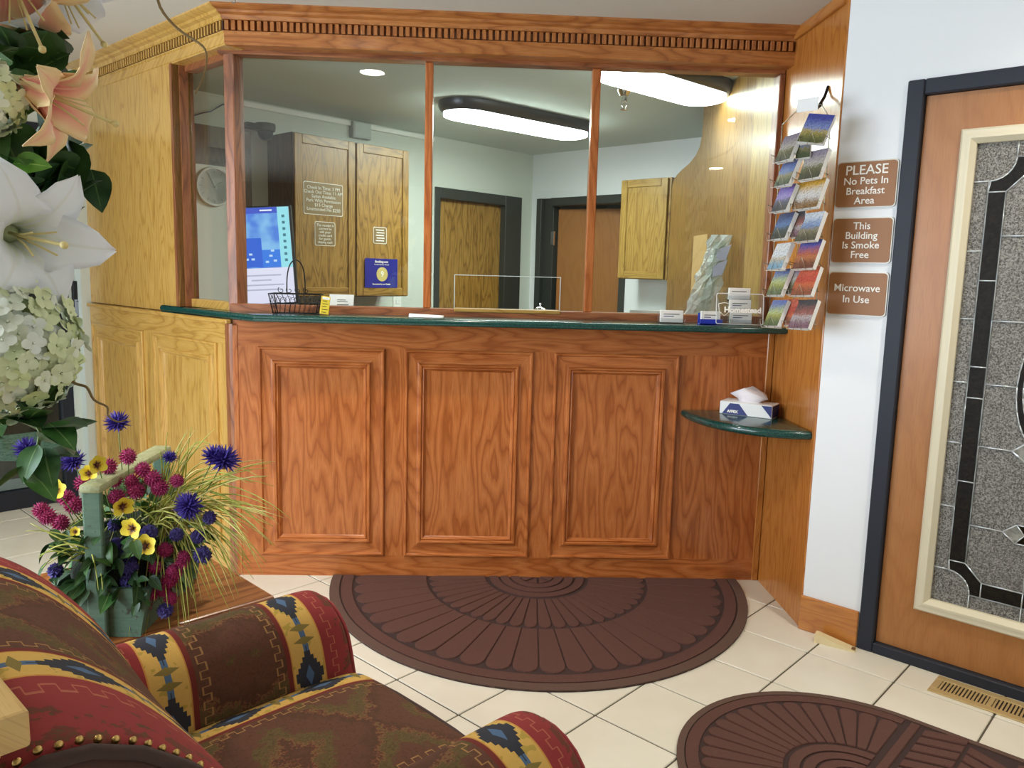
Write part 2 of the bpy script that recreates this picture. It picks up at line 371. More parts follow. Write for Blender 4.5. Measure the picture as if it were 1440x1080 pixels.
# ---- countertop with rounded nose
def offs(u, y): v = FL @ Vector((-u, y, 0)); return (v.x, v.y)
poly = [(-.955, 3.38), (XR - .003, 3.38), (XR - .003, 3.98), (-1.0, 3.98), (-1.12, 3.72), offs(.48, .12), offs(.48, .0), offs(.66, .0), offs(.69, -.006), offs(.683, -.014)]
bm = bmesh.new(); vs = [bm.verts.new((x, y, ZT0)) for x, y in poly]; fc = bm.faces.new(vs)
ex = bmesh.ops.extrude_face_region(bm, geom=[fc]); bmesh.ops.translate(bm, vec=(0, 0, ZT1 - ZT0), verts=[v for v in ex['geom'] if isinstance(v, bmesh.types.BMVert)])
eds = [e for e in bm.edges if abs(e.verts[0].co.z - e.verts[1].co.z) < 1e-6]
bmesh.ops.bevel(bm, geom=eds, offset=.013, segments=4, profile=.5, affect='EDGES')
o = MB().bm(bm).obj('countertop', M['green'], angle=40); tag(o, 'dark green laminate countertop with rounded nose on the oak counter', 'countertop')

# ---- crown moulding with dentils
cr = struct('trim_1', 'oak crown moulding with a row of dentils along the ceiling', 'crown moulding')
CP = [(-.09, 2.318), (-.002, 2.318), (.004, 2.324), (.004, 2.360), (.010, 2.366), (.010, 2.371), (-.010, 2.373), (-.010, 2.412), (.014, 2.414), (.020, 2.420), (.024, 2.430), (.040, 2.436), (.046, 2.444), (.070, 2.450), (.080, 2.456), (.080, ZC), (-.09, ZC)]
MB().loft([[Vector((XL - p * T8, YC - p, z)) for p, z in CP], [Vector((XR, YC - p, z)) for p, z in CP]], closed=False).obj('front_crown', oak('crown', 'x'), cr, angle=30)
MB().loft([[FL @ Vector((-1.76, -p, z)) for p, z in CP], [FL @ Vector((p * T8, -p, z)) for p, z in CP]], closed=False).obj('side_crown', oak('gold', 'x'), cr, angle=30)
dm = MB().bbox(-.0085, .0085, -.014, .010, -.019, .019, .0015, 1)
dm2 = MB().bbox(-.0046, .0046, -.013, .010, -.019, .019, .0012, 1)
dme = dm.mesh('dentil', oak('crown', 'z')); dme2 = dm2.mesh('dentil', oak('gold', 'z'))
MB().box(-1.74, .002, -.0075, .0105, 2.374, 2.411, FL).obj('dentil_shade_strip', plain('gap_shade', srgb(62, 34, 24), .6), cr)  # dark strip paints the undercut shadow between the side dentils
x = XL + .012
while x < XR - .01:
    link('dentil', dme, cr, Matrix.Translation((x, YC - .002, 2.3925))); x += .0268
x = -.016
while x > -1.73:
    link('dentil', dme2, cr, FL @ Matrix.Translation((x, -.002, 2.3925))); x -= .0268

# ---- wooden return with the postcard rack
wr = struct('wall_right_return', 'glossy honey oak panel between the counter and the white wall', 'wall', FR)
MB().box(-.17, .513, 0, .018, 0, ZC).obj('panelling', oak('honey', 'z'), wr)
MB().bbox(.490, .5165, -.006, .02, 0, ZC, .003, 1).obj('edge_strip', oak('honey', 'z'), wr)
MB().bbox(-.02, .49, -.016, 0, 2.418, ZC, .004, 2).obj('ceiling_strip', oak('honey', 'x'), wr)

# ---- reception window: sill, header, posts and panes
wn = struct('window_1', 'reception window of four clear panes in reddish oak frames', 'window')
MB().bbox(XL - .03, XR - .004, YW - .045, YW + .03, ZT1 - .004, 1.233, .004, 1).obj('sill', oak('frame', 'x'), wn)
MB().bbox(XL - .06, XR - .004, YW - .045, YW + .03, 2.302, 2.36, .004, 1).obj('header', oak('frame', 'x'), wn)
for a, b in ((-.262, -.228), (.473, .510)): MB().bbox(a, b, YW - .022, YW + .03, 1.233, 2.302, .003, 1).obj('mullion', oak('red', 'z'), wn)
MB().bbox(1.300, XR - .003, YW - .045, YW + .03, 1.233, 2.302, .003, 1).obj('jamb', oak('frame', 'z'), wn)
P = Matrix.Translation((-1.098, YW + .004, 0)) @ Matrix.Rotation(-PI / 8, 4, 'Z')
MB().bbox(-.0265, .0265, -.035, .035, ZT1, 2.33, .004, 1, P).obj('corner_post', oak('frame', 'z'), wn)
MB().bbox(-.49, -.085, .055, .11, ZT1 - .002, 1.238, .003, 1, FL).obj('sill', oak('gold', 'x'), wn)
MB().bbox(-.49, -.085, .055, .11, 2.288, 2.33, .003, 1, FL).obj('header', oak('frame', 'x'), wn)
def pane(poly, M_, y=0, t=.006): return MB().prism(poly, y, y + t, M_, 'y').obj('pane', M['glass'], wn)
I = Matrix.Identity(4)
MB().box(-1.085, -.255, YW, YW + .006, 1.228, 2.306).obj('pane', M['glass'], wn)
MB().box(.50, 1.305, YW, YW + .006, 1.228, 2.306).obj('pane', M['glass'], wn)
pane([(-.235, 1.228), (-.12, 1.228), (-.12, 1.386), (.362, 1.386), (.362, 1.228), (.48, 1.228), (.48, 2.306), (-.235, 2.306)], I, YW)
MB().box(-.49, -.09, .08, .086, 1.234, 2.292, FL).obj('pane', M['glass'], wn)
MB().bbox(-.1235, .3655, YW - .0005, YW + .0065, 1.3845, 1.3875, .001, 1).box(-.1225, -.1195, YW - .0005, YW + .0065, 1.228, 1.386).box(.3615, .3645, YW - .0005, YW + .0065, 1.228, 1.386).obj('pass_through_edge', M['glass_edge'], wn)
MB().bbox(-.12, .362, YW - .05, YW + .034, 1.22, 1.236, .003, 1).obj('pass_through_sill', oak('pale', 'x'), wn)

# ---- white wall with the leaded glass door
wr2 = struct('wall_right', 'bright white painted wall around the leaded glass door', 'wall', FD)
MB().box(0, .232, 0, .1, 0, ZC).box(.232, 1.24, 0, .1, 2.10, ZC).box(1.24, 3.0, 0, .1, 0, ZC).obj('plaster', M['white_wall'], wr2)
bb = MB().bbox(-.006, .224, -.014, 0, 0, .143, .004, 1, FD).obj('baseboard_right', oak('honey', 'x')); tag(bb, 'orange oak baseboard under the brown wall signs', 'baseboard', kind='structure')
bb.data.transform(FD.inverted()); bb.matrix_world = FD
d1 = struct('door_1', 'wooden door with leaded glass panel in a charcoal frame', 'door', FD)
MB().bbox(.228, .284, -.014, .09, 0, 2.104, .004, 1).obj('frame_post', M['black_frame'], d1)
MB().bbox(1.189, 1.245, -.014, .09, 0, 2.104, .004, 1).obj('frame_post', M['black_frame'], d1)
MB().bbox(.284, 1.189, -.014, .09, 2.051, 2.104, .004, 1).obj('frame_head', M['black_frame'], d1)
MB().bbox(.284, 1.189, -.014, .09, 0, .040, .004, 1).obj('threshold', M['black_frame'], d1)
for a, b, c, d in ((.287, .43, .042, 2.049), (1.045, 1.186, .042, 2.049)): MB().box(a, b, .012, .056, c, d).obj('stile', oak('birch', 'z'), d1)
for c, d in ((1.90, 2.049), (.042, .235)): MB().box(.43, 1.045, .012, .056, c, d).obj('rail', oak('birch', 'z'), d1)
GP = [(0, 0), (0, .008), (.006, .013), (.014, .012), (.022, .015), (.032, .014), (.040, .005), (.048, -.004), (.048, -.02)]
def cream_frame():
    x0, x1, z0, z1, y = .409, 1.066, .212, 1.924, .012
    for k in 'btlr':
        a, b = [], []
        for i, h in GP:
            X0, X1, Z0, Z1 = x0 + i, x1 - i, z0 + i, z1 - i
            p, q = {'b': ((X0, Z0), (X1, Z0)), 't': ((X1, Z1), (X0, Z1)), 'l': ((X0, Z1), (X0, Z0)), 'r': ((X1, Z0), (X1, Z1))}[k]
            a.append(Vector((p[0], y - h, p[1]))); b.append(Vector((q[0], y - h, q[1])))
        MB().loft([a, b], closed=False).obj('glazing_bead', M['cream_trim'], d1, angle=30)
cream_frame()
def _obscure(name, c1, c2, sc, st, rough, tr):
    g = G(name); v = g.coord(); n = g.noise(v, sc, 3, .65, .6)
    g.bump(n, st, .004); return g.p(base=g.ramp(n, [(.4, c1), (.62, c2)]), rough=rough, trans=tr, ior=1.45, spec=.15 if 'dark' in name else .5)
M['obscure'] = _obscure('textured_glass', srgb(96, 92, 86), srgb(196, 192, 184), 190, 1.0, .22, .45)
M['dark_bevel'] = _obscure('dark_bevel_glass', srgb(20, 16, 11), srgb(34, 28, 18), 60, .4, .5, .15)
M['clear_bevel'] = _obscure('clear_bevel_glass', srgb(150, 150, 140), srgb(200, 200, 190), 30, .2, .08, .5)
M['lead'] = plain('lead_came', srgb(214, 220, 224), .28, .75)
CX = .7375
def mirror(poly): return [(2 * CX - x, z) for x, z in poly[::-1]]
def arc(cx, cz, r, a0, a1, n=7): return [(cx + r * math.cos(math.radians(a0 + (a1 - a0) * k / n)), cz + r * math.sin(math.radians(a0 + (a1 - a0) * k / n))) for k in range(n + 1)]
cames = []
def gpane(poly, m, sym=True, h=0.0):
    for q in ((poly, mirror(poly)) if sym else (poly,)):
        MB().prism(q, .030 - h, .036, axis='y').obj('pane', M[m], d1)
        cames.append(q)
x0, x1, x2, zb, zt = .455, .503, .556, .252, 1.880
zo = [.384, .616, .848, 1.064, 1.285, 1.517, 1.749]
for a, b in zip(zo[:-1], zo[1:]): gpane([(x0, a), (x1, a), (x1, b), (x0, b)], 'obscure')
ca = arc(x1 - .048, .384 - .078, .078 + 0.0, 90, 0)           # lower concave corner
lowc = [(x0, zb), (.578, zb), (.578, .309)] + arc(x1, .309, .075, 0, 90, 6) + [(x0, .384)]
gpane(lowc, 'obscure')
upc = [(x0, zt), (x0, 1.749)] + arc(x1, 1.824, .075, -90, 0, 6) + [(.578, zt)]
gpane(upc, 'obscure')
gpane([(.578, zb), (CX, zb), (CX, .309), (.578, .309)], 'obscure'); gpane([(.578, 1.824), (CX, 1.824), (CX, zt), (.578, zt)], 'obscure')
zd = [.42, .714, 1.012, 1.121, 1.417, 1.713]
for a, b in zip(zd[:-1], zd[1:]): gpane([(x1, a), (x2, a), (x2, b), (x1, b)], 'dark_bevel', h=.002)
gpane([(.612, .309), (.612, .362), (x2, .42), (x1, .42)] + arc(x1, .309, .075, 86, 0, 6), 'dark_bevel', h=.002)
gpane([(.612, 1.824), (.578, 1.824)] + arc(x1, 1.824, .075, 0, -86, 6) + [(x1, 1.713), (x2, 1.713), (.612, 1.771)], 'dark_bevel', h=.002)
gpane([(.612, .309), (CX, .309), (CX, .362), (.612, .362)], 'dark_bevel', h=.002); gpane([(.612, 1.771), (CX, 1.771), (CX, 1.824), (.612, 1.824)], 'dark_bevel', h=.002)
oz, oa, ob = 1.064, .086, .20
def ell(z, k=1.0): return CX - oa * k * math.sqrt(max(0, 1 - ((z - oz) / (ob * k)) ** 2))
el = lambda a0, a1, k, n=8: [(CX - oa * k * math.cos(math.radians(a0 + (a1 - a0) * i / n)), oz + ob * k * math.sin(math.radians(a0 + (a1 - a0) * i / n))) for i in range(n + 1)]
gpane([(x2, .42), (.612, .362), (CX, .362), (CX, .53), (.697, .53), (.657, .5625), (x2, .5625)], 'obscure')
gpane([(x2, .5625), (.657, .5625), (.697, .595), (CX, .595), (CX, .815), (.700, .815), (.660, .846), (x2, .846)], 'obscure')
gpane([(x2, .846), (.660, .846), (.690, .872)] + el(-66, 0, 1.0) + [(x2, 1.064)], 'obscure')
gpane([(x2, 1.064)] + el(0, 66, 1.0) + [(.690, 1.256), (.660, 1.282), (x2, 1.282)], 'obscure')
gpane([(x2, 1.282), (.660, 1.282), (.700, 1.313), (CX, 1.313), (CX, 1.54), (.697, 1.54), (.66, 1.567), (x2, 1.567)], 'obscure')
gpane([(x2, 1.567), (.66, 1.567), (.697, 1.60), (CX, 1.60), (CX, 1.771), (.612, 1.771), (x2, 1.713)], 'obscure')
gpane(el(-90, 90, 1.0, 14) + el(90, -90, .78, 14), 'dark_bevel', h=.002)
gpane(el(-90, 90, .78, 14), 'clear_bevel')
for z in (.5625, .846, 1.282, 1.567):
    gpane([(.657, z), (.697, z - .032), (.722, z), (.697, z + .032)], 'clear_bevel', h=.004)
cm = MB(); seen = set()
for q in cames:
    for a, b in zip(q, q[1:] + q[:1]):
        k = tuple(sorted((tuple(round(c, 3) for c in a), tuple(round(c, 3) for c in b))))
        if k in seen or math.dist(a, b) < 1e-4: continue
        seen.add(k); cm.tube([(a[0], .0275, a[1]), (b[0], .0275, b[1])], .0024, 6)
cm.obj('lead_came', M['lead'], d1, smooth=True)
# breakfast area behind the door
tag(MB().box(.10, 1.5, .9, .95, 0, ZC, FD).box(.10, .15, .1, .95, 0, ZC, FD).box(1.45, 1.5, .1, .95, 0, ZC, FD).box(.10, 1.5, .1, .95, ZC, ZC + .05, FD).box(.10, 1.5, .1, .95, -.05, 0, FD).obj('wall_breakfast_room', plain('breakfast_room_paint', srgb(150, 140, 116), .8)), 'dim beige room behind the leaded glass door', 'wall', kind='structure')
l = bpy.data.lights.new('breakfast_room_fill', 'POINT'); l.energy = 6; l.color = (1, .86, .62); l.shadow_soft_size = .1; o = bpy.data.objects.new('breakfast_room_fill', l); COL.objects.link(o); o.location = FD @ Vector((.75, .55, 2.2))  # unseen lamp added to light the room behind the leaded panes

# ---- office walls and doors
wk = struct('wall_office_left', 'cream office wall with a dark framed door, behind the glass', 'wall', FK)
MB().box(-.15, .06, 0, .1, 0, ZC).box(-3.85, -1.18, 0, .1, 0, ZC).box(-1.18, -.15, 0, .1, 2.07, ZC).obj('plaster', M['cream_wall'], wk)
wq = struct('wall_office_right', 'pale office wall with an open dark framed doorway, behind the glass', 'wall', FQ)
MB().box(0, .068, 0, .1, 0, ZC).box(.068, 1.06, 0, .1, 2.07, ZC).box(1.06, 3.2, 0, .1, 0, ZC).obj('plaster', M['white_wall'], wq)
d2 = struct('door_2', 'closed tan flush door in a dark frame, left of the office corner', 'door', FK)
for a, b, c, d in ((-1.18, -1.125, 0, 2.07), (-.36, -.15, 0, 2.07), (-1.125, -.36, 1.985, 2.07)): MB().bbox(a, b, -.015, .09, c, d, .003, 1).obj('door_frame', M['office_frame'], d2)
MB().box(-1.125, -.36, .05, .09, 0, 1.985).obj('door_leaf', oak('office', 'z'), d2)
d3 = struct('door_3', 'tan flush door standing ajar in a dark frame, right of the office corner', 'door', FQ)
for a, b, c, d in ((.068, .125, 0, 2.07), (.125, .235, 0, 2.07), (1.0, 1.06, 0, 2.07), (.235, 1.0, 2.0, 2.07)): MB().bbox(a, b, -.015 if a != .125 else .03, .12, c, d, .003, 1).obj('door_frame', M['office_frame'], d3)
MB().box(0, .74, 0, .04, .01, 1.975, Matrix.Translation((.262, .07, 0)) @ Matrix.Rotation(math.radians(12), 4, 'Z')).obj('door_leaf', oak('birch', 'z'), d3)
MB().bbox(.215, .25, .02, .045, 1.66, 1.78, .003, 1).obj('hinge', M['chrome'], d3)
tag(MB().box(-.1, 1.3, 1.2, 1.25, 0, ZC, FQ).box(-.1, -.05, .12, 1.25, 0, ZC, FQ).box(1.25, 1.3, .12, 1.25, 0, ZC, FQ).box(-.1, 1.3, .1, 1.25, ZC - .01, ZC, FQ).box(-.1, 1.3, .1, 1.25, -.02, 0, FQ).obj('wall_hallway', M['cream_wall']), 'cream hallway beyond the door standing ajar', 'wall', kind='structure')
tag(MB().prism([(XL - .1, YC + .5), (3.0, YC + .5), (3.0, 5.2), (.447, 7.5), (-2.5, 4.8), (-1.7, 4.3)], -.05, -.006).obj('floor_office', M['grey']), 'floor of the office, hidden below the counter', 'floor', kind='structure')
tag(MB().box(2.55, 2.65, 1.9, 5.6, 0, ZC).obj('wall_office_end', M['cream_wall']), 'end wall of the office, hidden behind the oak partition', 'wall', kind='structure')

# ---- oak partition with the ogee edge, and the jamb board beside it
og = [(3.99, 1.0), (5.70, 1.0), (5.70, 2.03), (5.66, 2.075), (5.58, 2.10), (5.45, 2.118), (5.25, 2.135), (5.10, 2.165), (5.02, 2.205), (4.985, 2.26), (4.975, 2.32), (4.975, ZC - .004), (3.99, ZC - .004)]
o = MB().prism(og, XR + .004, XR + .028, axis='x').obj('partition', oak('partition', 'z')); tag(o, 'tall oak partition with a curved ogee edge inside the office', 'partition')
o['kind'] = 'structure'
jb = MB().bbox(XR - .012, XR + .03, 3.72, 3.985, 1.0, ZC - .004, .003, 1).obj('trim_2', oak('pale', 'z')); tag(jb, 'pale oak jamb board between the glass and the office partition', 'trim', kind='structure')
rc = MB().bbox(-2.86, -1.20, -.022, 0, 2.415, 2.448, .003, 1, FK).obj('trim_3', M['white_plastic']); tag(rc, 'white cable raceway along the top of the office wall', 'trim', kind='structure')
# ================================================================== lamps
def downlight(x, y, label):
    t = thing('recessed_ceiling_lamp', label, 'ceiling lamp', Matrix.Translation((x, y, ZC)), 'recessed lamps in the lobby ceiling')
    MB().lathe([(.086, 0), (.086, -.005), (.067, -.008), (.066, -.004), (.066, .0), (.086, .0)], n=28).obj('trim_ring', M['white_plastic'], t, angle=40)
    MB().lathe([(.066, -.0075), (.066, -.0065)], n=28).obj('lens', emis('lamp_lens_%d' % (x * 10), (1, .92, .80, 1), 55), t)
    l = bpy.data.lights.new('ceiling_lamp_glow', 'SPOT'); l.energy = DOWNLIGHT_W * 4; l.color = (1, .92, .80); l.spot_size = math.radians(150); l.spot_blend = 1; l.shadow_soft_size = .06
    o = bpy.data.objects.new('ceiling_lamp_glow', l); COL.objects.link(o); o.parent = t; o.location = (0, 0, -.02)
downlight(-.612, 2.81, 'recessed ceiling lamp mirrored in the left reception pane')
downlight(1.69, 1.885, 'recessed ceiling lamp mirrored highest on the oak partition glass')
downlight(2.245, -.49, 'recessed ceiling lamp mirrored lower on the oak partition glass')
downlight(-2.2, 1.2, 'added recessed ceiling lamp, unseen, left of the armchair outside the picture')  # extra lamp for lobby light, set where the glass does not mirror it
def stadium(L, W, n=10):
    r = W / 2; a = L / 2 - r; return [(a + r * math.cos(-PI / 2 + PI * k / n), r * math.sin(-PI / 2 + PI * k / n)) for k in range(n + 1)] + [(-a + r * math.cos(PI / 2 + PI * k / n), r * math.sin(PI / 2 + PI * k / n)) for k in range(n + 1)]
def fluorescent(x, y, deg, L, label, k=1.0):
    t = thing('fluorescent_light', label, 'ceiling light', frame((x, y, ZC - .004), deg), 'oval fluorescent fixtures on the office ceiling')
    a, b, c = stadium(L, .36), stadium(L - .02, .34), stadium(L - .10, .27)
    secs = [[Vector((p[0], p[1], z)) for p in q] for q, z in ((a, 0), (a, -.025), (b, -.05), (stadium(L - .05, .31), -.068), (c, -.07))]
    MB().loft(secs, True, True, True).obj('housing', plain('fixture_housing', srgb(70, 72, 78), .3, .6), t, angle=40)
    d = stadium(L - .07, .285); e = stadium(L - .13, .23)
    MB().loft([[Vector((p[0], p[1], -.069)) for p in d], [Vector((p[0], p[1], -.088)) for p in d], [Vector((p[0], p[1], -.098)) for p in e]], True, True, True).obj('diffuser', emis('fluorescent_diffuser_%d' % (x * 100), (.86, 1, .93, 1), FLUOR_E * k), t, angle=40)
fluorescent(.235, 5.50, 39, 1.26, 'oval fluorescent fixture with dark housing in the middle of the office ceiling')
fluorescent(.94, 4.30, 40, .98, 'bright oval fluorescent fixture beside the oak partition', .5)

# ================================================================== office furnishings
t = thing('wall_cabinet', 'double door oak wall cabinet hung with small notices', 'cabinet', FK)
MB().box(-2.66, -1.71, -.30, 0, 1.21, 2.255).obj('carcass', oak('brown', 'z'), t)
SP = [(0, 0), (.045, 0), (.052, -.006), (.058, -.006)]
for a, b in ((-2.655, -2.185), (-2.172, -1.712)):
    dr = MB().box(a + .05, b - .05, -.310, -.302, 1.26, 2.205).obj('door', oak('office', 'z'), t)
    for c, d, e, f, ax in ((a, a + .056, 1.215, 2.25, 'z'), (b - .056, b, 1.215, 2.25, 'z'), (a + .056, b - .056, 1.215, 1.272, 'x'), (a + .056, b - .056, 2.193, 2.25, 'x')):
        MB().bbox(c, d, -.320, -.302, e, f, .003, 1).obj('door_rail', oak('office', ax), dr)
def notice(name, label, x0, x1, z0, z1, lines, size, y=-.3125, par=FK, sp=1.0, bold=0.0, w=None):
    n = thing(name, label, 'sign', par)
    MB().prism(rrect(x0, x1, z0, z1, .012), y, y + .002, axis='y').obj('border', M['sign_white'], n)
    MB().prism(rrect(x0 + .004, x1 - .004, z0 + .004, z1 - .004, .010), y - .001, y, axis='y').obj('plate', plain('notice_plate', srgb(138, 112, 72), .5), n)
    if lines: text('lettering', lines, size, M['sign_white'], n, (x0 + x1) / 2, y - .0016, (z0 + z1) / 2, sp=sp, bold=bold)
    return n
def rrect(x0, x1, z0, z1, r, n=4):
    out = []
    for cx, cz, a in ((x1 - r, z0 + r, -90), (x1 - r, z1 - r, 0), (x0 + r, z1 - r, 90), (x0 + r, z0 + r, 180)):
        out += [(cx + r * math.cos(math.radians(a + 90 * k / n)), cz + r * math.sin(math.radians(a + 90 * k / n))) for k in range(n + 1)]
    return out
notice('notice', 'large brown check in time notice on the left cabinet door', -2.588, -2.283, 1.748, 1.957, 'Check In Time: 3 PM\nCheck Out Time: 11 AM\nSuites Available\nPark With Permission\n$15 Charge\nUnattended Pet $250', .030, sp=.92)
notice('notice', 'small brown notice with six lines below the check in notice', -2.505, -2.345, 1.548, 1.706, 'The receipt is\ncorrect to\nadd your\ncredit card\nfor guests\nstaying cash', .024, sp=.92)
n3 = notice('notice', 'smallest brown notice alone on the right cabinet door', -2.026, -1.908, 1.582, 1.698, None, .02)
for k in range(5): MB().box(-2.026 + .022 + .006 * (k % 2), -1.908 - .022 - .004 * ((k + 1) % 2), -.3145, -.3132, 1.600 + k * .0185, 1.607 + k * .0185).obj('text_line', M['sign_white'], n3)
aw = thing('award_poster', 'blue review award poster with a gold disc on the right cabinet door', 'poster', FK)
MB().box(-2.105, -1.815, -.3215, -.3202, 1.272, 1.478).obj('sheet', plain('award_blue', srgb(38, 40, 138), .3), aw)
MB().lathe([(.05, 0), (.05, .001)], n=28, M=Matrix.Translation((-1.955, -.322, 1.368)) @ Matrix.Rotation(PI / 2, 4, 'X')).obj('disc', plain('award_gold', srgb(206, 186, 112), .5), aw)
text('numeral', '9', .055, M['sign_white'], aw, -1.955, -.3242, 1.368, bold=.001)
text('lettering', 'Booking.com', .022, M['sign_white'], aw, -1.96, -.3222, 1.456, bold=.0006)
text('lettering', 'Traveller Review Awards', .013, M['sign_white'], aw, -1.96, -.3222, 1.436)
text('lettering', 'Recognised by our Guests', .015, M['sign_white'], aw, -1.96, -.3222, 1.298, bold=.0003)

t = thing('wall_cabinet', 'single door pale yellow oak wall cabinet above the white counter', 'cabinet', FQ)
MB().box(1.19, 1.63, -.28, 0, 1.38, 2.14).obj('carcass', oak('office', 'z'), t)
dr = MB().box(1.24, 1.58, -.29, -.282, 1.43, 2.09).obj('door', oak('pale', 'z'), t)
for c, d, e, f, ax in ((1.192, 1.25, 1.385, 2.136, 'z'), (1.555, 1.61, 1.385, 2.136, 'z'), (1.25, 1.555, 1.385, 1.44, 'x'), (1.25, 1.555, 2.08, 2.136, 'x')):
    MB().bbox(c, d, -.30, -.282, e, f, .003, 1).obj('door_rail', oak('pale', ax), dr)
t = thing('base_cabinet', 'white base cabinet below the pale oak wall cabinet', 'cabinet', FQ)
MB().bbox(1.21, 1.75, -.45, 0, 0, 1.08, .004, 1).obj('carcass', M['white_plastic'], t)
MB().bbox(1.19, 1.77, -.47, 0, 1.08, 1.11, .004, 1).obj('top', plain('pale_counter', srgb(200, 206, 202), .4), t)
s_ = thing('desk_sign', 'long white desk sign with faint lettering behind the right pane', 'sign', Matrix.Translation((.80, 3.86, ZT1)))
MB().bbox(-.075, .075, -.004, .004, 0, .04, .001, 1).obj('plate', M['white'], s_)
for k in range(7): MB().box(-.064 + k * .019, -.064 + k * .019 + .013, -.005, -.004, .015, .026).obj('letter_block', M['grey'], s_)

t = thing('tall_cabinet', 'dark brown tall wooden cabinet at the left end of the office', 'cabinet', FK)
MB().box(-3.66, -2.805, -.05, 0, 0, 2.255).obj('carcass', oak('brown', 'z'), t)
t = thing('reflected_board', 'bright reflection in the angled pane, built as a narrow white board', 'board', FK)  # bright reflection in the angled pane, modelled as a solid board
MB().bbox(-3.195, -2.93, -.066, -.05, 1.1, 2.015, .002, 1).obj('panel', M['white_plastic'], t)
M['clock_grey'] = plain('clock_print', srgb(186, 190, 186), .6)
t = thing('reflected_clock', 'round shape reflected in the angled pane, built as a white clock', 'clock', FK @ Matrix.Translation((-3.075, -.066, 1.885)) @ Matrix.Rotation(PI / 2, 4, 'X'))  # round part of the same pane reflection, modelled as a clock
MB().lathe([(.118, 0), (.122, .012), (.118, .022), (.108, .022), (.106, .016)], n=40).obj('case', M['white'], t, angle=40)
MB().lathe([(.107, .012), (.107, .016)], n=40).obj('dial', M['white_plastic'], t)
for k in range(12):
    MB().box(-.002, .002, .082, .098, .016, .0175, Matrix.Rotation(k * PI / 6, 4, 'Z')).obj('hour_mark', M['clock_grey'], t)
MB().box(-.003, .003, -.01, .06, .0175, .019, Matrix.Rotation(-1.0, 4, 'Z')).obj('hand', M['clock_grey'], t); MB().box(-.002, .002, -.01, .085, .0175, .019, Matrix.Rotation(.5, 4, 'Z')).obj('hand', M['clock_grey'], t)

t = thing('security_camera', 'black dome security camera on the office wall', 'camera', FK @ Matrix.Translation((-2.735, 0, 2.27)))
MB().bbox(-.11, .0, -.07, 0, .01, .045, .008, 2).obj('bracket', M['dark'], t)
MB().lathe([(.062, .045), (.066, .03), (.062, .0), (.05, -.006)], (.01, -.09, 0), 24).obj('housing', M['dark'], t, angle=50)
MB().sphere((.01, -.09, -.012), .05, 20, 12).obj('dome', plain('dome_plastic', srgb(10, 10, 12), .35, spec=.2), t, smooth=True)
t = thing('junction_box', 'small grey junction box on the white raceway above the cabinet', 'box', FK)
MB().bbox(-2.005, -1.845, -.05, 0, 2.335, 2.45, .004, 1).obj('housing', plain('grey_box', srgb(176, 184, 178), .5), t); MB().bbox(-1.995, -1.855, -.054, -.05, 2.345, 2.44, .002, 1).obj('cover', plain('grey_cover', srgb(184, 192, 186), .5), t)
cb = MB().tube([FK @ Vector(p) for p in ((-3.30, -.02, 2.27), (-3.22, -.02, 2.28), (-3.12, -.02, 2.325), (-3.06, -.02, 2.345), (-2.98, -.02, 2.40), (-2.90, -.02, 2.42), (-2.86, -.02, 2.43))], .004, 6).obj('cable', plain('blue_cable', srgb(52, 66, 110), .5), smooth=True); tag(cb, 'thin blue cable running up the office wall to the raceway', 'cable')
t = thing('wall_outlet', 'white wall outlet plate at the right of the big cabinet', 'outlet', FK)
MB().bbox(-1.60, -1.52, -.008, 0, 1.06, 1.20, .002, 1).obj('plate', M['white_plastic'], t); MB().bbox(-1.575, -1.545, -.011, -.008, 1.14, 1.17, .002, 1).obj('socket', M['white'], t); MB().bbox(-1.575, -1.545, -.011, -.008, 1.09, 1.12, .002, 1).obj('socket', M['white'], t)
t = thing('sprinkler_head', 'chrome fire sprinkler head hanging from the office ceiling', 'sprinkler', Matrix.Translation((.80, 4.72, ZC - .003)))
MB().lathe([(.045, 0), (.043, -.006), (.026, -.034), (.018, -.036), (.018, -.062), (.012, -.066)], n=20).obj('escutcheon', M['chrome'], t, angle=40)
MB().tube([(-.011, 0, -.064), (-.014, 0, -.085), (-.006, 0, -.106), (.006, 0, -.106), (.014, 0, -.085), (.011, 0, -.064)], .003, 6).obj('yoke', M['chrome'], t, smooth=True)
MB().lathe([(.022, -.108), (.022, -.111)], n=16).obj('deflector', M['chrome'], t)
# hook above the crown, on the lobby ceiling
t = thing('ceiling_hook', 'small dark hook in the ceiling just above the crown moulding', 'hook', Matrix.Translation((-1.0, 3.36, ZC)))
MB().lathe([(.012, 0), (.010, -.004), (.004, -.006), (.004, -.018)], n=12).obj('stem', M['grey'], t, angle=40); MB().tube([(0, 0, -.016), (.006, 0, -.022), (.006, 0, -.03), (-.003, 0, -.034), (-.007, 0, -.028)], .002, 6).obj('loop', M['grey'], t, smooth=True)

# monitor: lobby screen mirrored in the left pane, built as a solid behind it
tag(MB().bbox(-1.02, -.2, 4.01, 4.5, .70, .74, .004, 1).box(-1.0, -.95, 4.02, 4.07, 0, .70).box(-.27, -.22, 4.02, 4.07, 0, .70).box(-1.0, -.95, 4.43, 4.48, 0, .70).box(-.27, -.22, 4.43, 4.48, 0, .70).obj('desk', oak('office', 'x')), 'low office desk hidden behind the counter', 'desk')
MO = Matrix.Translation((-1.20, 4.10, 1.20)) @ Matrix.Rotation(math.radians(-4), 4, 'Y')
mo = thing('monitor_reflection', 'reflected lobby computer screen with blue weather panel, built behind the left pane', 'monitor_reflection', MO)
MB().bbox(-.012, .272, .0, .035, .0, .492, .004, 1).obj('casing', M['dark'], mo)
EM = lambda n, r, g_, b, s: emis(n, srgb(r, g_, b), s)
MB().box(-.005, .262, -.002, 0, .008, .484).obj('screen', EM('screen_page', 226, 226, 248, 1.0), mo)
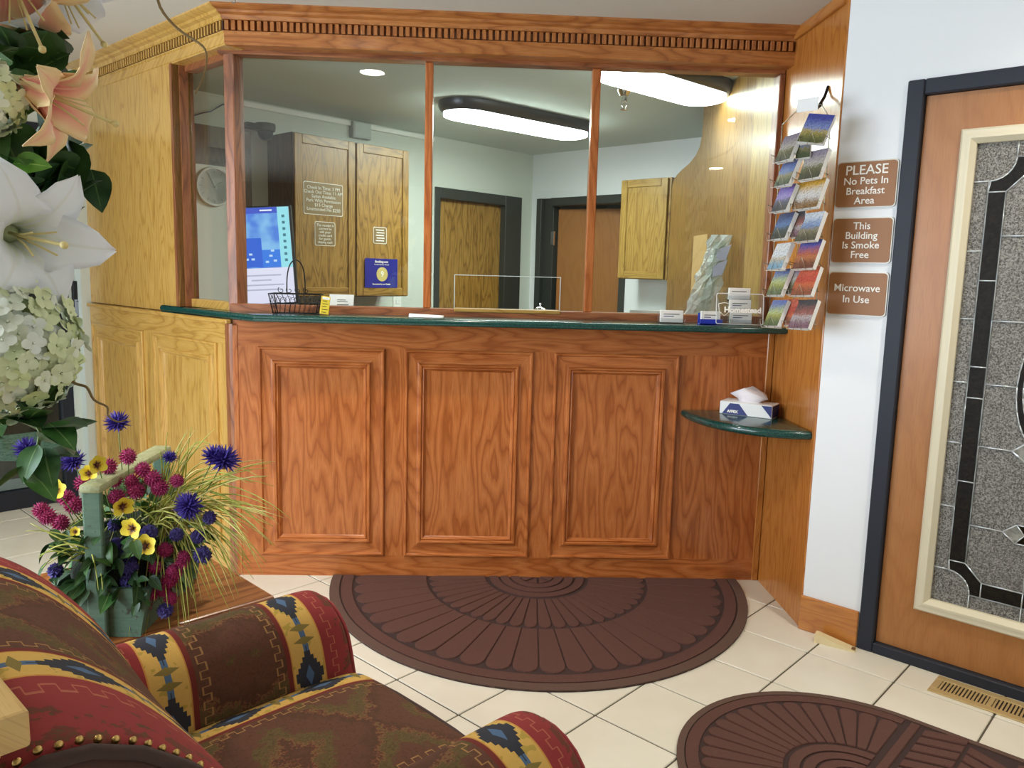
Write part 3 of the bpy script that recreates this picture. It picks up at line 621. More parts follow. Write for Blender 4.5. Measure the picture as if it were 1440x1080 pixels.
g = G('screen_blue'); x, y, z = g.sep(g.coord()); nn = g.noise(g.coord(), 9, 2); 
bl = g.p(base=(0, 0, 0, 1), emit=g.mix(g.ramp(nn, [(.4, (0, 0, 0)), (.62, (1, 1, 1))]), srgb(64, 122, 222), srgb(128, 190, 238)), estr=1.0)
ph = MB().box(-.005, .205, -.004, -.002, .185, .484).obj('photo_area', bl, mo)
MB().box(-.005, .115, -.006, -.004, .19, .335).obj('weather_panel', EM('screen_deep', 22, 92, 214, 1), ph); MB().box(.115, .205, -.006, -.004, .19, .275).obj('weather_panel', EM('screen_mid', 40, 120, 228, 1), ph)
MB().box(-.005, .205, -.005, -.004, .455, .484).obj('title_bar', EM('screen_bar', 52, 80, 200, 1), ph); MB().box(.12, .18, -.006, -.005, .466, .473).obj('title', EM('screen_white', 240, 244, 255, 1), ph)
sb = MB().box(.205, .262, -.004, -.002, .185, .484).obj('side_bar', EM('screen_side', 150, 226, 240, 1), mo)
for k in range(8): MB().box(.226, .240, -.006, -.004, .215 + k * .031, .228 + k * .031).obj('icon', EM('screen_icon%d' % k, 60, 130, 150, .8), sb)
wht = EM('screen_glyph', 190, 220, 250, 1)
for x_, z_ in ((.0, .22), (.0, .245), (.02, .27), (.03, .225), (.05, .25), (.06, .225), (.13, .21), (.15, .24), (.16, .265), (.17, .215)): MB().box(x_, x_ + .016, -.0075, -.006, z_, z_ + .01).obj('glyph', wht, ph)
gl = EM('screen_text', 186, 188, 214, .9)
sc_ = bpy.data.objects['screen']
for k, (a, b) in enumerate(((.01, .2), (.05, .15), (.005, .21), (.0, .2))): MB().box(a, b, -.0035, -.002, .145 - k * .024, .152 - k * .024).obj('text_line', gl, sc_)
MB().box(.09, .18, .035, .06, -.45, .1).bbox(.03, .24, .0, .18, -.46, -.445, .004, 1).obj('stand', M['dark'], mo)

# clear plastic sleeve of papers and a taped translucent sheet on the partition
g = G('cellophane'); g.bump(g.noise(g.coord(), 30, 3, .6, 1.0), 1.0, .02)
cell = g.p(base=srgb(226, 236, 236), rough=.12, alpha=.5, spec=1.0)
t = thing('plastic_sleeve', 'crumpled clear plastic sleeve of papers leaning on the partition', 'plastic sleeve', Matrix.Translation((0, 0, 0)))
secs = []
random.seed(3)
for k in range(13):
    f_ = k / 12; zc = 1.199 + f_ * .43; w_ = .085 - .03 * f_; xc = 1.17 + f_ * .09 + .006 * math.sin(k * 1.7); yc = 4.2 + .02 * f_
    secs.append([Vector((xc + w_ * math.cos(a), yc + .022 * math.sin(a) + random.uniform(-.012, .012), zc)) + Vector((random.uniform(-.014, .014), 0, 0)) for a in [2 * PI * i / 14 for i in range(14)]])
MB().loft(secs, True, True, True).obj('sleeve', cell, t)
MB().box(-.03, .03, -.003, .003, 0, .40, Matrix.Translation((1.18, 4.205, 1.203)) @ Matrix.Rotation(.2, 4, 'Y')).obj('papers', plain('green_papers', srgb(176, 196, 160), .6), t)
for zz, dx in ((1.55, .06), (1.47, .05)): MB().prism([(0, 0), (.075, .03), (.05, -.05), (.0, -.06)], -.002, .002, Matrix.Translation((1.225 + (zz - 1.5) * .2, 4.19, zz)), 'y').obj('leaflet', plain('leaflet_blue', srgb(196, 204, 230), .5), t)
ts_ = MB().box(XR - .002, XR + .002, 4.72, 5.02, 1.30, 1.66).obj('taped_sheet', plain('translucent_sheet', srgb(190, 156, 104), .35)); tag(ts_, 'pale translucent sheet taped on the oak partition', 'sheet')

# ================================================================== counter clutter
def wire(t, name, pts, r=.0016, mat='black_metal', n=6): return MB().tube(pts, r, n).obj(name, M[mat], t, smooth=True)
t = thing('wire_basket', 'black scrolled wire basket with a tall arched handle on the counter', 'basket', Matrix.Translation((-.80, 3.50, ZT1)) @ Matrix.Rotation(math.radians(3), 4, 'Z'))
def ring(z, a, b): return [(-a, -b, z), (a, -b, z), (a, b, z), (-a, b, z), (-a, -b, z)]
for z, a, b, nm in ((.004, .090, .05, 'base_ring'), (.045, .098, .055, 'side_ring'), (.088, .106, .06, 'rim')): wire(t, nm, ring(z, a, b), .0022 if nm == 'rim' else .0016)
for sx, sy in ((-1, -1), (1, -1), (1, 1), (-1, 1)): wire(t, 'corner_wire', [(sx * .09, sy * .05, .004), (sx * .106, sy * .06, .088)], .002)
for k in range(9):
    x = -.08 + k * .02
    for sy in (-1, 1): wire(t, 'side_wire', [(x, sy * .05, .004), (x * 1.08 + .008, sy * .0555, .05), (x * 1.17 - .004, sy * .06, .088)], .0011)
for k in range(4):
    y = -.036 + k * .024
    for sx in (-1, 1): wire(t, 'end_wire', [(sx * .09, y, .004), (sx * .099, y * 1.1 + .006, .05), (sx * .106, y * 1.2, .088)], .0011)
    wire(t, 'floor_wire', [(-.09, y, .004), (.09, y, .004)], .0011)
for k in range(5):
    for sy in (-1, 1):
        pts = [(-.085 + k * .04 + .016 * math.cos(a) * (1 - a / 14), sy * .0575, .058 + .018 * math.sin(a) * (1 - a / 14)) for a in [i * .6 for i in range(14)]]
        wire(t, 'scroll', pts, .0011)
hp = [(.0 - .029 * math.cos(a), -.058 * math.cos(a) * 1.0, .088 + .145 * min(1, (math.sin(a)) ** .6)) for a in [PI * i / 20 for i in range(21)]]
wire(t, 'handle', hp, .0028)
for x in (-.052, -.018, .018, .052):
    pts = [(x + .016 * math.cos(a) * (1 - a / 12) , -.06, .104 + .016 * math.sin(a) * (1 - a / 12)) for a in [PI * .5 + i * .55 * (1 if x < 0 else -1) for i in range(12)]]
    pts = [(x + .015 * math.cos(.55 * i + 2.2) * (1 - i / 14), -.06, .104 + .015 * math.sin(.55 * i + 2.2) * (1 - i / 14)) for i in range(13)]
    wire(t, 'scroll', pts, .0016)
t = thing('yellow_ruler_box', 'slim yellow box with dark tick marks beside the wire basket', 'box', Matrix.Translation((-.676, 3.47, ZT1)) @ Matrix.Rotation(math.radians(14), 4, 'Z') @ Matrix.Rotation(math.radians(7), 4, 'Y'))
MB().bbox(-.019, .019, -.008, .008, .004, .082, .002, 1).obj('body', plain('yellow_card', srgb(224, 200, 60), .5), t)
for k in range(6): MB().box(-.012, .006 + .006 * (k % 2), -.009, -.008, .012 + k * .012, .0145 + k * .012).obj('tick', M['dark'], t)
MB().box(-.015, .015, -.009, -.008, .068, .078).obj('print', M['white'], t)
t = thing('counter_card', 'white tent card with faint print standing behind the glass', 'card', Matrix.Translation((-.66, 3.80, ZT1)) @ Matrix.Rotation(math.radians(-4), 4, 'Z'))
MB().box(-.058, .058, -.002, .002, 0, .082, Matrix.Rotation(math.radians(-14), 4, 'X')).obj('sheet', M['white'], t); MB().box(-.02, .035, -.004, -.002, .03, .035, Matrix.Rotation(math.radians(-14), 4, 'X')).obj('print', M['grey'], t)
for k, (a, z) in enumerate(((.03, .046), (.02, .054))): MB().box(-.02, a, -.004, -.002, z, z + .003, Matrix.Rotation(math.radians(-14), 4, 'X')).obj('print', M['grey'], t)
pp = MB().loft([[Vector((-.31 + .15 * u, 3.455 + .07 * v - .02 * u, ZT1 + .001 + .012 * math.sin(PI * v) * (1 - .4 * u) + .003)) for v in [i / 6 for i in range(7)]] for u in [i / 6 for i in range(7)]], closed=False).obj('folded_paper', M['white'], smooth=True)
md = pp.modifiers.new('thickness', 'SOLIDIFY'); md.thickness = .003; tag(pp, 'loose folded white paper on the counter edge', 'paper')
bl_ = thing('service_bell', 'chrome service bell behind the pass-through opening', 'bell', Matrix.Translation((.285, 3.80, ZT1)))
MB().lathe([(.040, 0), (.040, .006), (.030, .010)], n=24).obj('base', M['dark'], bl_, angle=40)
MB().lathe([(.036, .012), (.035, .022), (.030, .033), (.020, .042), (.006, .046)], n=28).obj('dome', M['chrome'], bl_, angle=60); MB().lathe([(.003, .046), (.003, .054), (.006, .056), (.006, .062), (.003, .064)], n=14).obj('button', M['chrome'], bl_, angle=50)

def card_holder(name, label, x, y, w_, tint, cards=(236, 232, 226), rz=0, tiers=1):
    t = thing(name, label, 'card holder', Matrix.Translation((x, y, ZT1)) @ Matrix.Rotation(math.radians(rz), 4, 'Z'))
    for k in range(tiers):
        zz, yy = k * .052, k * .03
        MB().bbox(-w_ / 2, w_ / 2, -.022 + yy, .022 + yy, zz + .0, zz + .005, .001, 1).obj('base', tint, t)
        MB().bbox(-w_ / 2, w_ / 2, -.022 + yy, -.018 + yy, zz, zz + .024, .001, 1).obj('front_lip', tint, t)
        MB().bbox(-w_ / 2, w_ / 2, .014 + yy, .018 + yy, zz, zz + .05, .001, 1, ).obj('back_plate', tint, t)
        cd = MB().bbox(-w_ / 2 + .008, w_ / 2 - .008, -.014 + yy, .008 + yy, zz + .006, zz + .058, .001, 1).obj('cards', plain('card_stock', srgb(*cards), .6), t)
        MB().box(-w_ / 2 + .02, w_ / 2 - .025, -.0155 + yy, -.014 + yy, zz + .040, zz + .044).obj('print', M['grey'], cd); MB().box(-w_ / 2 + .02, w_ / 2 - .05, -.0155 + yy, -.014 + yy, zz + .031, zz + .034).obj('print', M['navy'], cd)
    return t
card_holder('card_holder', 'clear business card holder left of the blue one', .838, 3.47, .115, M['acrylic'])
card_holder('card_holder', 'blue business card holder with white cards', 1.010, 3.47, .10, plain('blue_plastic', srgb(32, 52, 170), .3))
card_holder('card_holder', 'three tier clear business card holder beside the postcard rack', 1.155, 3.50, .11, M['acrylic'], tiers=3, rz=-6)
t = thing('acrylic_sign', 'clear acrylic sign with white lettering leaning before the card tiers', 'sign', Matrix.Translation((1.128, 3.425, ZT1 + .006)) @ Matrix.Rotation(math.radians(-8), 4, 'Z') @ Matrix.Rotation(math.radians(-12), 4, 'X'))
MB().prism(rrect(-.10, .10, 0, .135, .008), -.0015, .0015, axis='y').obj('sheet', M['acrylic'], t)
em_ = MB()
rr = rrect(-.10, .10, 0, .135, .008); em_.tube([(a, 0, b) for a, b in rr + rr[:1]], .0018, 6).obj('polished_edge', plain('acrylic_edge', srgb(226, 226, 226), .2), t, smooth=True)
text('lettering', 'Homestead', .034, M['sign_white'], t, .012, -.0025, .062, bold=.0012)
MB().tube([(-.092, -.003, .088), (-.066, -.003, .094), (-.042, -.003, .088), (-.044, -.003, .055), (-.066, -.003, .036), (-.088, -.003, .055), (-.092, -.003, .088)], .0014, 6).obj('shield_outline', M['sign_white'], t, smooth=True)
MB().bbox(-.1, .1, .0, .05, -.005, -.001, .001, 1).obj('foot', M['acrylic'], t)

# ================================================================== corner shelf and tissue box
arcp = [(XR - .004, 3.04)] + [(XR - .004 - .405 * math.sin(a) ** .92, YC - .008 - .489 * math.cos(a) ** .92) for a in [PI / 2 * k / 18 for k in range(1, 19)]] + [(XR - .004, YC - .008)]
bm = bmesh.new(); fc = bm.faces.new([bm.verts.new((x, y, .774)) for x, y in arcp]); ex = bmesh.ops.extrude_face_region(bm, geom=[fc]); bmesh.ops.translate(bm, vec=(0, 0, .036), verts=[v for v in ex['geom'] if isinstance(v, bmesh.types.BMVert)])
bmesh.ops.bevel(bm, geom=[e for e in bm.edges if abs(e.verts[0].co.z - e.verts[1].co.z) < 1e-6], offset=.016, segments=4, profile=.5, affect='EDGES')
tag(MB().bm(bm).obj('corner_shelf', M['green'], angle=40), 'dark green quarter round shelf in the corner below the counter', 'shelf')
tb = thing('tissue_box', 'white and navy tissue box on the green corner shelf', 'tissue box', Matrix.Translation((1.066, 3.430, .8105)) @ Matrix.Rotation(math.radians(-35), 4, 'Z'))
MB().bbox(0, .228, 0, .115, 0, .056, .002, 1).obj('carton', M['white'], tb)
MB().prism([(.012, .002), (.125, .002), (.085, .050), (.045, .050)], -.0012, -.0002, axis='y').obj('printed_band', M['navy'], tb)
MB().prism([(.182, .054), (.226, .054), (.226, .004)], -.0012, -.0002, axis='y').obj('printed_band', M['navy'], tb)
MB().box(.2282, .2292, .004, .111, .003, .053).obj('printed_band', M['navy'], tb)
text('lettering', 'AFFEX', .0165, M['sign_white'], tb, .058, -.0018, .014, bold=.0008)
ts2 = [(.07, .055), (.11, .03), (.155, .04), (.165, .075), (.12, .09), (.08, .085)]
top = [(.03, .04, .088), (.085, .02, .112), (.20, .03, .078), (.18, .07, .096), (.12, .10, .118), (.05, .09, .100)]
MB().loft([[Vector((a, b, .055)) for a, b in ts2], [Vector((a * .8 + .024 + (t_[0] - .11) * .25, b, .068)) for (a, b), t_ in zip(ts2, top)], [Vector(q) for q in top], [Vector((.11 + (q[0] - .11) * .7, .06 + (q[1] - .06) * .5, q[2] + .006)) for q in top]], True, False, True).obj('tissue', plain('tissue_paper', srgb(232, 226, 230), .9), tb, smooth=True)

# ================================================================== wall signs by the door
def sign(label, z0, z1, rows):
    n = thing('wall_sign', label, 'sign', FD, 'brown wall signs beside the door')
    MB().prism(rrect(.002, .220, z0 - .004, z1 + .004, .014), -.006, -.0005, axis='y').obj('clear_backing', M['sign_clear'], n)
    MB().prism(rrect(.006, .216, z0, z1, .013), -.009, -.006, axis='y').obj('plate', M['sign_brown'], n)
    for s_, sz, z in rows: text('lettering', s_, sz, M['sign_white'], n, .111, -.0098, z, bold=.0003)
sign('top brown wall sign asking for no pets in the breakfast area', 1.677, 1.838, (('PLEASE', .049, 1.808), ('No Pets In', .037, 1.769), ('Breakfast', .037, 1.733), ('Area', .037, 1.698)))
sign('middle brown wall sign saying the building is smoke free', 1.474, 1.634, (('This', .037, 1.606), ('Building', .037, 1.571), ('Is Smoke', .037, 1.536), ('Free', .037, 1.501)))
sign('lowest brown wall sign reading microwave in use', 1.280, 1.435, (('Microwave', .038, 1.378), ('In Use', .038, 1.336)))

# ================================================================== postcard rack on the return
RK = frame((1.116, 2.995, 0), -48.65)
rk = thing('postcard_rack', 'hanging wire postcard rack on the honey oak panel', 'rack', RK)
zz = lambda z: 1.4 + (z - 1.4) * .93
for x in (-.035, .062, .150): wire(rk, 'upright', [(x, .03, zz(1.21)), (x, .03, zz(2.02))], .0018, 'wire')
wire(rk, 'top_bow', [(-.035, .03, zz(2.02)), (.02, .03, zz(2.07)), (.11, .03, zz(2.08)), (.150, .03, zz(2.02))], .0018, 'wire')
hk = RK.inverted() @ Vector((XR - .001, 3.16, 2.10)); q = RK.inverted() @ Vector((XR - .06, 3.10, 2.055))
wire(rk, 'hook', [(hk.x, hk.y, hk.z + .05), (hk.x - .005, hk.y - .012, hk.z + .01), (q.x, q.y, q.z), (.11, .03, zz(2.08))], .006, 'black_metal', 8)
MB().box(.02, .10, .026, .028, zz(2.06), zz(2.11)).obj('header_card', M['white'], rk)
RZ = [1.985, 1.85, 1.738, 1.612, 1.505, 1.40, 1.27]; LZ = [1.925, 1.83, 1.73, 1.62, 1.50, 1.395, 1.27]
pics = {'sky_field': ((40, 60, 170), (130, 150, 210), (190, 170, 90), (90, 100, 40)), 'mist': ((150, 140, 160), (196, 190, 180), (120, 120, 80), (80, 84, 60)), 'alpine': ((70, 90, 170), (110, 140, 200), (150, 140, 90), (60, 80, 40)), 'violet': ((110, 80, 190), (170, 150, 220), (90, 90, 120), (60, 60, 70)),
        'gold': ((220, 170, 40), (236, 232, 228), (230, 226, 222), (150, 110, 60)), 'lake': ((40, 60, 120), (90, 130, 190), (60, 80, 90), (40, 50, 40)), 'snow': ((220, 228, 238), (120, 150, 200), (150, 140, 110), (90, 90, 70)), 'canyon': ((60, 80, 180), (190, 90, 60), (200, 120, 70), (120, 60, 40)),
        'white': ((236, 236, 236), (226, 230, 236), (200, 180, 150), (120, 170, 200)), 'ember': ((230, 110, 80), (200, 60, 40), (220, 110, 60), (150, 80, 50)), 'meadow': ((90, 110, 180), (180, 190, 120), (150, 150, 50), (70, 90, 30)), 'town': ((60, 60, 70), (160, 90, 80), (190, 180, 180), (130, 90, 110))}
def picmat(k):
    c = pics[k]; g = G('postcard_' + k); x, y, z = g.sep(g.coord('Generated')); n = g.noise(g.coord(), 70, 5, .75, 1.2); n9 = g.noise(g.coord(), 160, 3, .7)
    f = g.m('ADD', z, g.m('MULTIPLY', g.m('SUBTRACT', n, .5), .7))
    cc = g.ramp(f, [(.12, srgb(*c[3])), (.4, srgb(*c[2])), (.52, srgb(*c[1])), (.85, srgb(*c[0]))]); cc = g.mix(.28, cc, srgb(104, 98, 90)); cc = g.mix(g.ramp(n9, [(.5, (0, 0, 0)), (.66, (.6, .6, .6))]), cc, srgb(52, 50, 44))
    return g.p(base=cc, rough=.25)
pm = {k: picmat(k) for k in pics}
desc = {'sky_field': 'deep blue sky over a golden field', 'mist': 'greyish misty valley', 'alpine': 'blue alpine view', 'violet': 'violet blue mountains', 'gold': 'white card with an orange yellow top', 'lake': 'dark blue lake', 'snow': 'white cloud over a blue range', 'canyon': 'red canyon under blue sky', 'white': 'mostly white card', 'ember': 'orange red scene', 'meadow': 'yellow green meadow', 'town': 'red and grey collage'}
rows_ = ['topmost', 'second', 'third', 'fourth', 'fifth', 'sixth', 'lowest']
def postcard(col, k, x, y, z, w_, h_, yaw, lean, roll, kind):
    t = thing('postcard_stack', 'postcards showing %s, %s in the %s column' % (desc[kind], rows_[k], col), 'postcards', RK @ Matrix.Translation((x, y, z)) @ Matrix.Rotation(math.radians(yaw), 4, 'Z') @ Matrix.Rotation(math.radians(roll), 4, 'Y') @ Matrix.Rotation(math.radians(-lean), 4, 'X'), 'postcards in the wire rack')
    MB().box(-w_ / 2, w_ / 2, 0, .018, -h_ / 2, h_ / 2).obj('card_stack', M['white'], t)
    MB().box(-w_ / 2, w_ / 2, -.001, 0, -h_ / 2, h_ / 2).obj('picture', pm[kind], t)
rt = ['sky_field', 'mist', 'gold', 'snow', 'canyon', 'ember', 'town']; lt = ['mist', 'alpine', 'violet', 'lake', 'white', 'meadow', 'meadow']; mt = ['alpine', 'meadow', 'gold', 'town', 'canyon', 'mist', 'ember']
for k in range(7):
    postcard('right', k, .112 + .004 * (k > 2), .0, zz(RZ[k]), .096, .114, (4 if k == 0 else -16), 24, (10 if k == 0 else -3), rt[k])
    postcard('left', k, .006 + .004 * (k % 2), .0, zz(LZ[k]) - .002, .084, .106, -24, 24, -3, lt[k])
    if k in (0, 2, 3, 5, 6): postcard('narrow middle', k, .063, .012, zz(LZ[k]) + .004, .05, .10, 14, 18, -5, mt[k])
    for x, z in ((.112, RZ[k]), (.008, LZ[k])):
        b = zz(z) - .058
        wire(rk, 'pocket_wire', [(x - .045, .03, b + .02), (x - .045, -.034, b + .03), (x - .042, -.026, b), (x + .042, -.026, b), (x + .045, -.034, b + .03), (x + .045, .03, b + .02)], .0014, 'wire')
        wire(rk, 'pocket_wire', [(x - .016, -.026, b), (x, -.034, b + .045), (x + .016, -.026, b)], .0012, 'wire')

# ================================================================== floor items
t = thing('floor_vent', 'tan metal floor register with slots in front of the glass door', 'vent', FD)
MB().box(.53, .87, -.16, -.034, -.002, .0006).obj('duct_shade', M['dark'], t)  # near-black slab paints the shade of the recess below the slats
vb = plain('tan_metal', srgb(196, 170, 118), .4, .3)
for a, b, c, d in ((.522, .882, -.168, -.135), (.522, .882, -.058, -.025), (.522, .545, -.135, -.058), (.859, .882, -.135, -.058), (.694, .710, -.135, -.058)): MB().bbox(a, b, c, d, 0, .005, .0015, 1).obj('rim', vb, t)
for a, b in ((.545, .694), (.710, .859)):
    for k in range(13): 
        x = a + (k + .5) * (b - a) / 13; MB().box(x - .0032, x + .0032, -.135, -.058, .0006, .0045).obj('slat', vb, t)
wg = thing('door_wedge', 'pale wooden door wedge lying by the baseboard', 'door wedge', FD @ Matrix.Translation((.088, -.07, 0)) @ Matrix.Rotation(math.radians(11), 4, 'Z'))
MB().prism([(0, 0), (.15, 0), (.15, .004), (.012, .034), (0, .034)], -.02, .02, axis='y').obj('wedge', plain('pale_wood', srgb(222, 204, 158), .6, bump=.2, bscale=40), wg); MB().box(.134, .148, -.012, .012, .004, .0075).obj('rubber_tip', plain('tip_brown', srgb(110, 78, 48), .7), wg)
# ================================================================== mats
def _carpet(name, c1, c2):
    g = G(name); v = g.coord(); n = g.noise(v, 420, 2, .7); m = g.noise(v, 5, 3, .6)
    g.bump(n, .7, .003); return g.p(base=g.mix(g.m('MULTIPLY', m, .4), g.ramp(n, [(.3, c1), (.7, c2)]), c1), rough=.95)
M['carpet'] = _carpet('mat_carpet', srgb(76, 46, 39), srgb(106, 69, 58)); M['rubber_shade'] = _carpet('mat_groove', srgb(54, 36, 33), srgb(70, 48, 44)); M['mat_rim'] = _carpet('mat_rim', srgb(86, 62, 52), srgb(104, 78, 66))  # backing rubber is darkened so its colour carries the groove shade
def raised(poly, z0, z1, ins, mat, parent, name, Mx):
    c = Vector((sum(p[0] for p in poly) / len(poly), sum(p[1] for p in poly) / len(poly)))
    def inset(d):
        out = []
        n = len(poly)
        for i in range(n):
            p, a, b = Vector(poly[i]), Vector(poly[i - 1]), Vector(poly[(i + 1) % n])
            e1, e2 = (p - a), (b - p)
            if e1.length < 1e-6: e1 = e2
            if e2.length < 1e-6: e2 = e1
            n1 = Vector((-e1.y, e1.x)).normalized(); n2 = Vector((-e2.y, e2.x)).normalized(); m_ = (n1 + n2)
            m_ = m_.normalized() if m_.length > 1e-6 else n1
            if (c - p).dot(m_) < 0 and d > 0: m_ = -m_
            out.append(p + m_ * d)
        return out
    secs = [[Vector((p[0], p[1], z0)) for p in poly], [Vector((p[0], p[1], (z0 + z1) / 2)) for p in poly], [Vector((p.x, p.y, z1)) for p in inset(ins)]]
    return MB().loft(secs, True, False, True).obj(name, mat, parent, M=Mx)
def fan(parent, Mx, a, b, n, inner, r1, r2, rim=True):
    E_ = lambda rho, th: (a * rho * math.cos(th), -b * rho * math.sin(th))
    g = .035
    def petal(i, ra, rb, sc, name):
        t0, t1 = PI * i / n, PI * (i + 1) / n; d = .0020 / ((ra + rb) / 2 * a); t0 += d; t1 -= d
        pts = [E_(ra, t0 + (t1 - t0) * k / 3) for k in range(4)]
        body = rb - sc
        pts += [E_(body, t1)] + [E_(body + sc * math.sin(PI * k / 6), (t0 + t1) / 2 + (t1 - t0) / 2 * math.cos(PI * k / 6)) for k in range(1, 6)] + [E_(body, t0)]
        if pts: raised(pts[::-1], .004, .0100, .0025, M['carpet'], parent, name, Mx)
    for i in range(n):
        if r1 - inner > .06: petal(i, inner + .015, r1, .045, 'inner_petal')
        petal(i, r1 + .012, r2, .05, 'outer_petal')
    for k in range(3):
        ra, rb = inner * (.36 + .22 * k), inner * (.36 + .22 * k + .17)
        raised([E_(ra, PI * j / 20) for j in range(21)] + [E_(rb, PI * (20 - j) / 20) for j in range(21)], .004, .010, .0, M['carpet'], parent, 'hub_ring', Mx)
    for j in range(4): raised([E_(.02, PI * (j + .12) / 4), E_(inner * .33, PI * (j + .08) / 4), E_(inner * .33, PI * (j + .5) / 4), E_(inner * .33, PI * (j + .92) / 4)], .004, .010, .0, M['carpet'], parent, 'hub_wedge', Mx)
    raised([E_(r2 + .012, PI * j / 40) for j in range(41)] + [E_(.948, PI * (40 - j) / 40) for j in range(41)], .003, .0085, .0, M['carpet'], parent, 'border_band', Mx)
    if rim: raised([E_(.956, PI * j / 40) for j in range(41)] + [E_(1.0, PI * (40 - j) / 40) for j in range(41)], .001, .009, .0, M['mat_rim'], parent, 'rim', Mx)
m1 = thing('floor_mat', 'half oval maroon scallop pattern mat against the counter', 'mat', Matrix.Translation((.285, 3.522, 0)))
MB().prism([(.935 * math.cos(PI * k / 60), -1.015 * math.sin(PI * k / 60)) for k in range(61)][::-1], .0008, .005).obj('backing', M['rubber_shade'], m1)
fan(m1, I, .935, 1.015, 25, .24, .53, .885)
m2 = thing('floor_mat', 'oval maroon scallop pattern mat in the lower right corner', 'mat', FD @ Matrix.Translation((.53, -.881, 0)))
ol = [(.0 - .50 * math.sin(PI * k / 40), .47 * math.cos(PI * k / 40)) for k in range(41)]; ol = ol + [(.5 + .50 * math.sin(PI * k / 40), -.47 * math.cos(PI * k / 40)) for k in range(41)]
MB().prism(ol, .0008, .005).obj('backing', M['rubber_shade'], m2)
fan(m2, Matrix.Rotation(-PI / 2, 4, 'Z'), .47, .50, 21, .37, .375, .86); fan(m2, Matrix.Translation((.5, 0, 0)) @ Matrix.Rotation(PI / 2, 4, 'Z'), .47, .50, 21, .37, .375, .86)
for s_ in (1, -1):
    raised([(0, s_ * .4495), (0, s_ * .47), (.5, s_ * .47), (.5, s_ * .4495)][::s_], .001, .009, 0, M['mat_rim'], m2, 'rim', I)
for x in (.02, .45): raised([(x, -.44), (x + .028, -.44), (x + .028, .44), (x, .44)], .004, .0105, .003, M['carpet'], m2, 'cross_bar', I)
for i in range(3):
    for j in range(16):
        x, y = .065 + i * .127, -.42 + j * .0535; sg = .045 if i % 2 == 0 else -.045
        raised([(x, y), (x + .117, y + sg), (x + .117, y + sg + .042), (x, y + .042)], .004, .0105, .003, M['carpet'], m2, 'weave_bar', I)

# ================================================================== armchair
def _fabric():
    g = G('kilim_fabric'); u, v, _ = g.sep(g.coord('UV')); ob = g.coord()
    red, maroon, brown, gold, slate, blue, olive, tan = srgb(142, 54, 54), srgb(112, 46, 40), srgb(96, 62, 48), srgb(206, 166, 88), srgb(52, 54, 62), srgb(78, 104, 136), srgb(98, 86, 46), srgb(158, 118, 74)
    n1 = g.noise(ob, 160, 3, .7); n2 = g.noise(ob, 26, 4, .65)
    lt = lambda a, b: g.m('LESS_THAN', a, b); gt = lambda a, b: g.m('GREATER_THAN', a, b); mul = lambda a, b: g.m('MULTIPLY', a, b); ab = lambda a: g.m('ABSOLUTE', a); sub = lambda a, b: g.m('SUBTRACT', a, b); add = lambda a, b: g.m('ADD', a, b)
    # field: large woven flame shapes
    vv = g.m('PINGPONG', add(v, .05), .17); jag = add(mul(sub(n2, .5), .12), mul(sub(n1, .5), .10))
    lv = g.m('FRACT', mul(add(add(vv, mul(u, .75)), jag), 7.0))
    fld = g.ramp(lv, [(0, brown), (.30, brown), (.36, olive), (.5, srgb(82, 70, 42)), (.58, srgb(128, 96, 58)), (.62, srgb(110, 62, 48)), (.74, srgb(76, 54, 38)), (.86, brown), (1, brown)])
    fld = g.mix(g.m('MULTIPLY', gt(n1, .56), .5), fld, srgb(70, 52, 34)); fld = g.mix(.12, fld, brown)
    col = fld
    # fret line
    sq = g.m('SIGN', g.m('SINE', mul(v, 190.0))); cu = add(.178, mul(sq, .0065))
    fr = g.m('MAXIMUM', lt(ab(sub(u, cu)), .0016), mul(lt(ab(g.m('SINE', mul(v, 190.0))), .16), lt(ab(sub(u, .178)), .008)))
    col = g.mix(fr, col, tan)
    col = g.mix(lt(u, .162), col, maroon); col = g.mix(lt(u, .1515), col, srgb(190, 132, 66)); col = g.mix(lt(u, .149), col, gold)
    # medallions on the gold band
    du = ab(sub(u, .112)); dv = ab(sub(g.m('PINGPONG', add(v, .03), .1), 0.0))
    st = g.m('SNAP', dv, .012)
    band = mul(lt(u, .149), gt(u, .076))
    col = g.mix(mul(band, gt(g.noise(ob, 45, 2, .5), .6)), col, srgb(176, 150, 70))
    col = g.mix(mul(band, lt(du, .0065)), col, blue)
    col = g.mix(mul(band, lt(add(mul(du, 1.9), st), .062)), col, slate)
    col = g.mix(mul(band, lt(add(mul(du, 2.6), dv), .026)), col, blue)
    col = g.mix(mul(mul(band, lt(ab(sub(dv, .085)), g.m('MULTIPLY', sub(.026, du), .35))), lt(du, .026)), col, srgb(128, 112, 60))
    col = g.mix(lt(u, .076), col, srgb(198, 140, 70)); col = g.mix(lt(u, .073), col, red)
    sq2 = g.m('SIGN', g.m('SINE', mul(v, 170.0))); col = g.mix(mul(lt(u, .07), g.m('MAXIMUM', lt(ab(sub(u, add(.048, mul(sq2, .006)))), .0014), mul(lt(ab(g.m('SINE', mul(v, 170.0))), .14), lt(ab(sub(u, .048)), .007)))), col, srgb(170, 96, 76))
    fl2 = mul(lt(u, .03), gt(add(n2, mul(g.m('PINGPONG', v, .06), 1.0)), .56)); col = g.mix(mul(fl2, .8), col, g.ramp(n1, [(.4, srgb(80, 70, 44)), (.6, srgb(112, 52, 46))]))
    col = g.mix(g.m('MULTIPLY', n1, .35), col, g.mix(.5, col, srgb(60, 40, 30)))
    g.bump(n1, .4, .0012); return g.p(base=col, rough=.92, spec=.2)
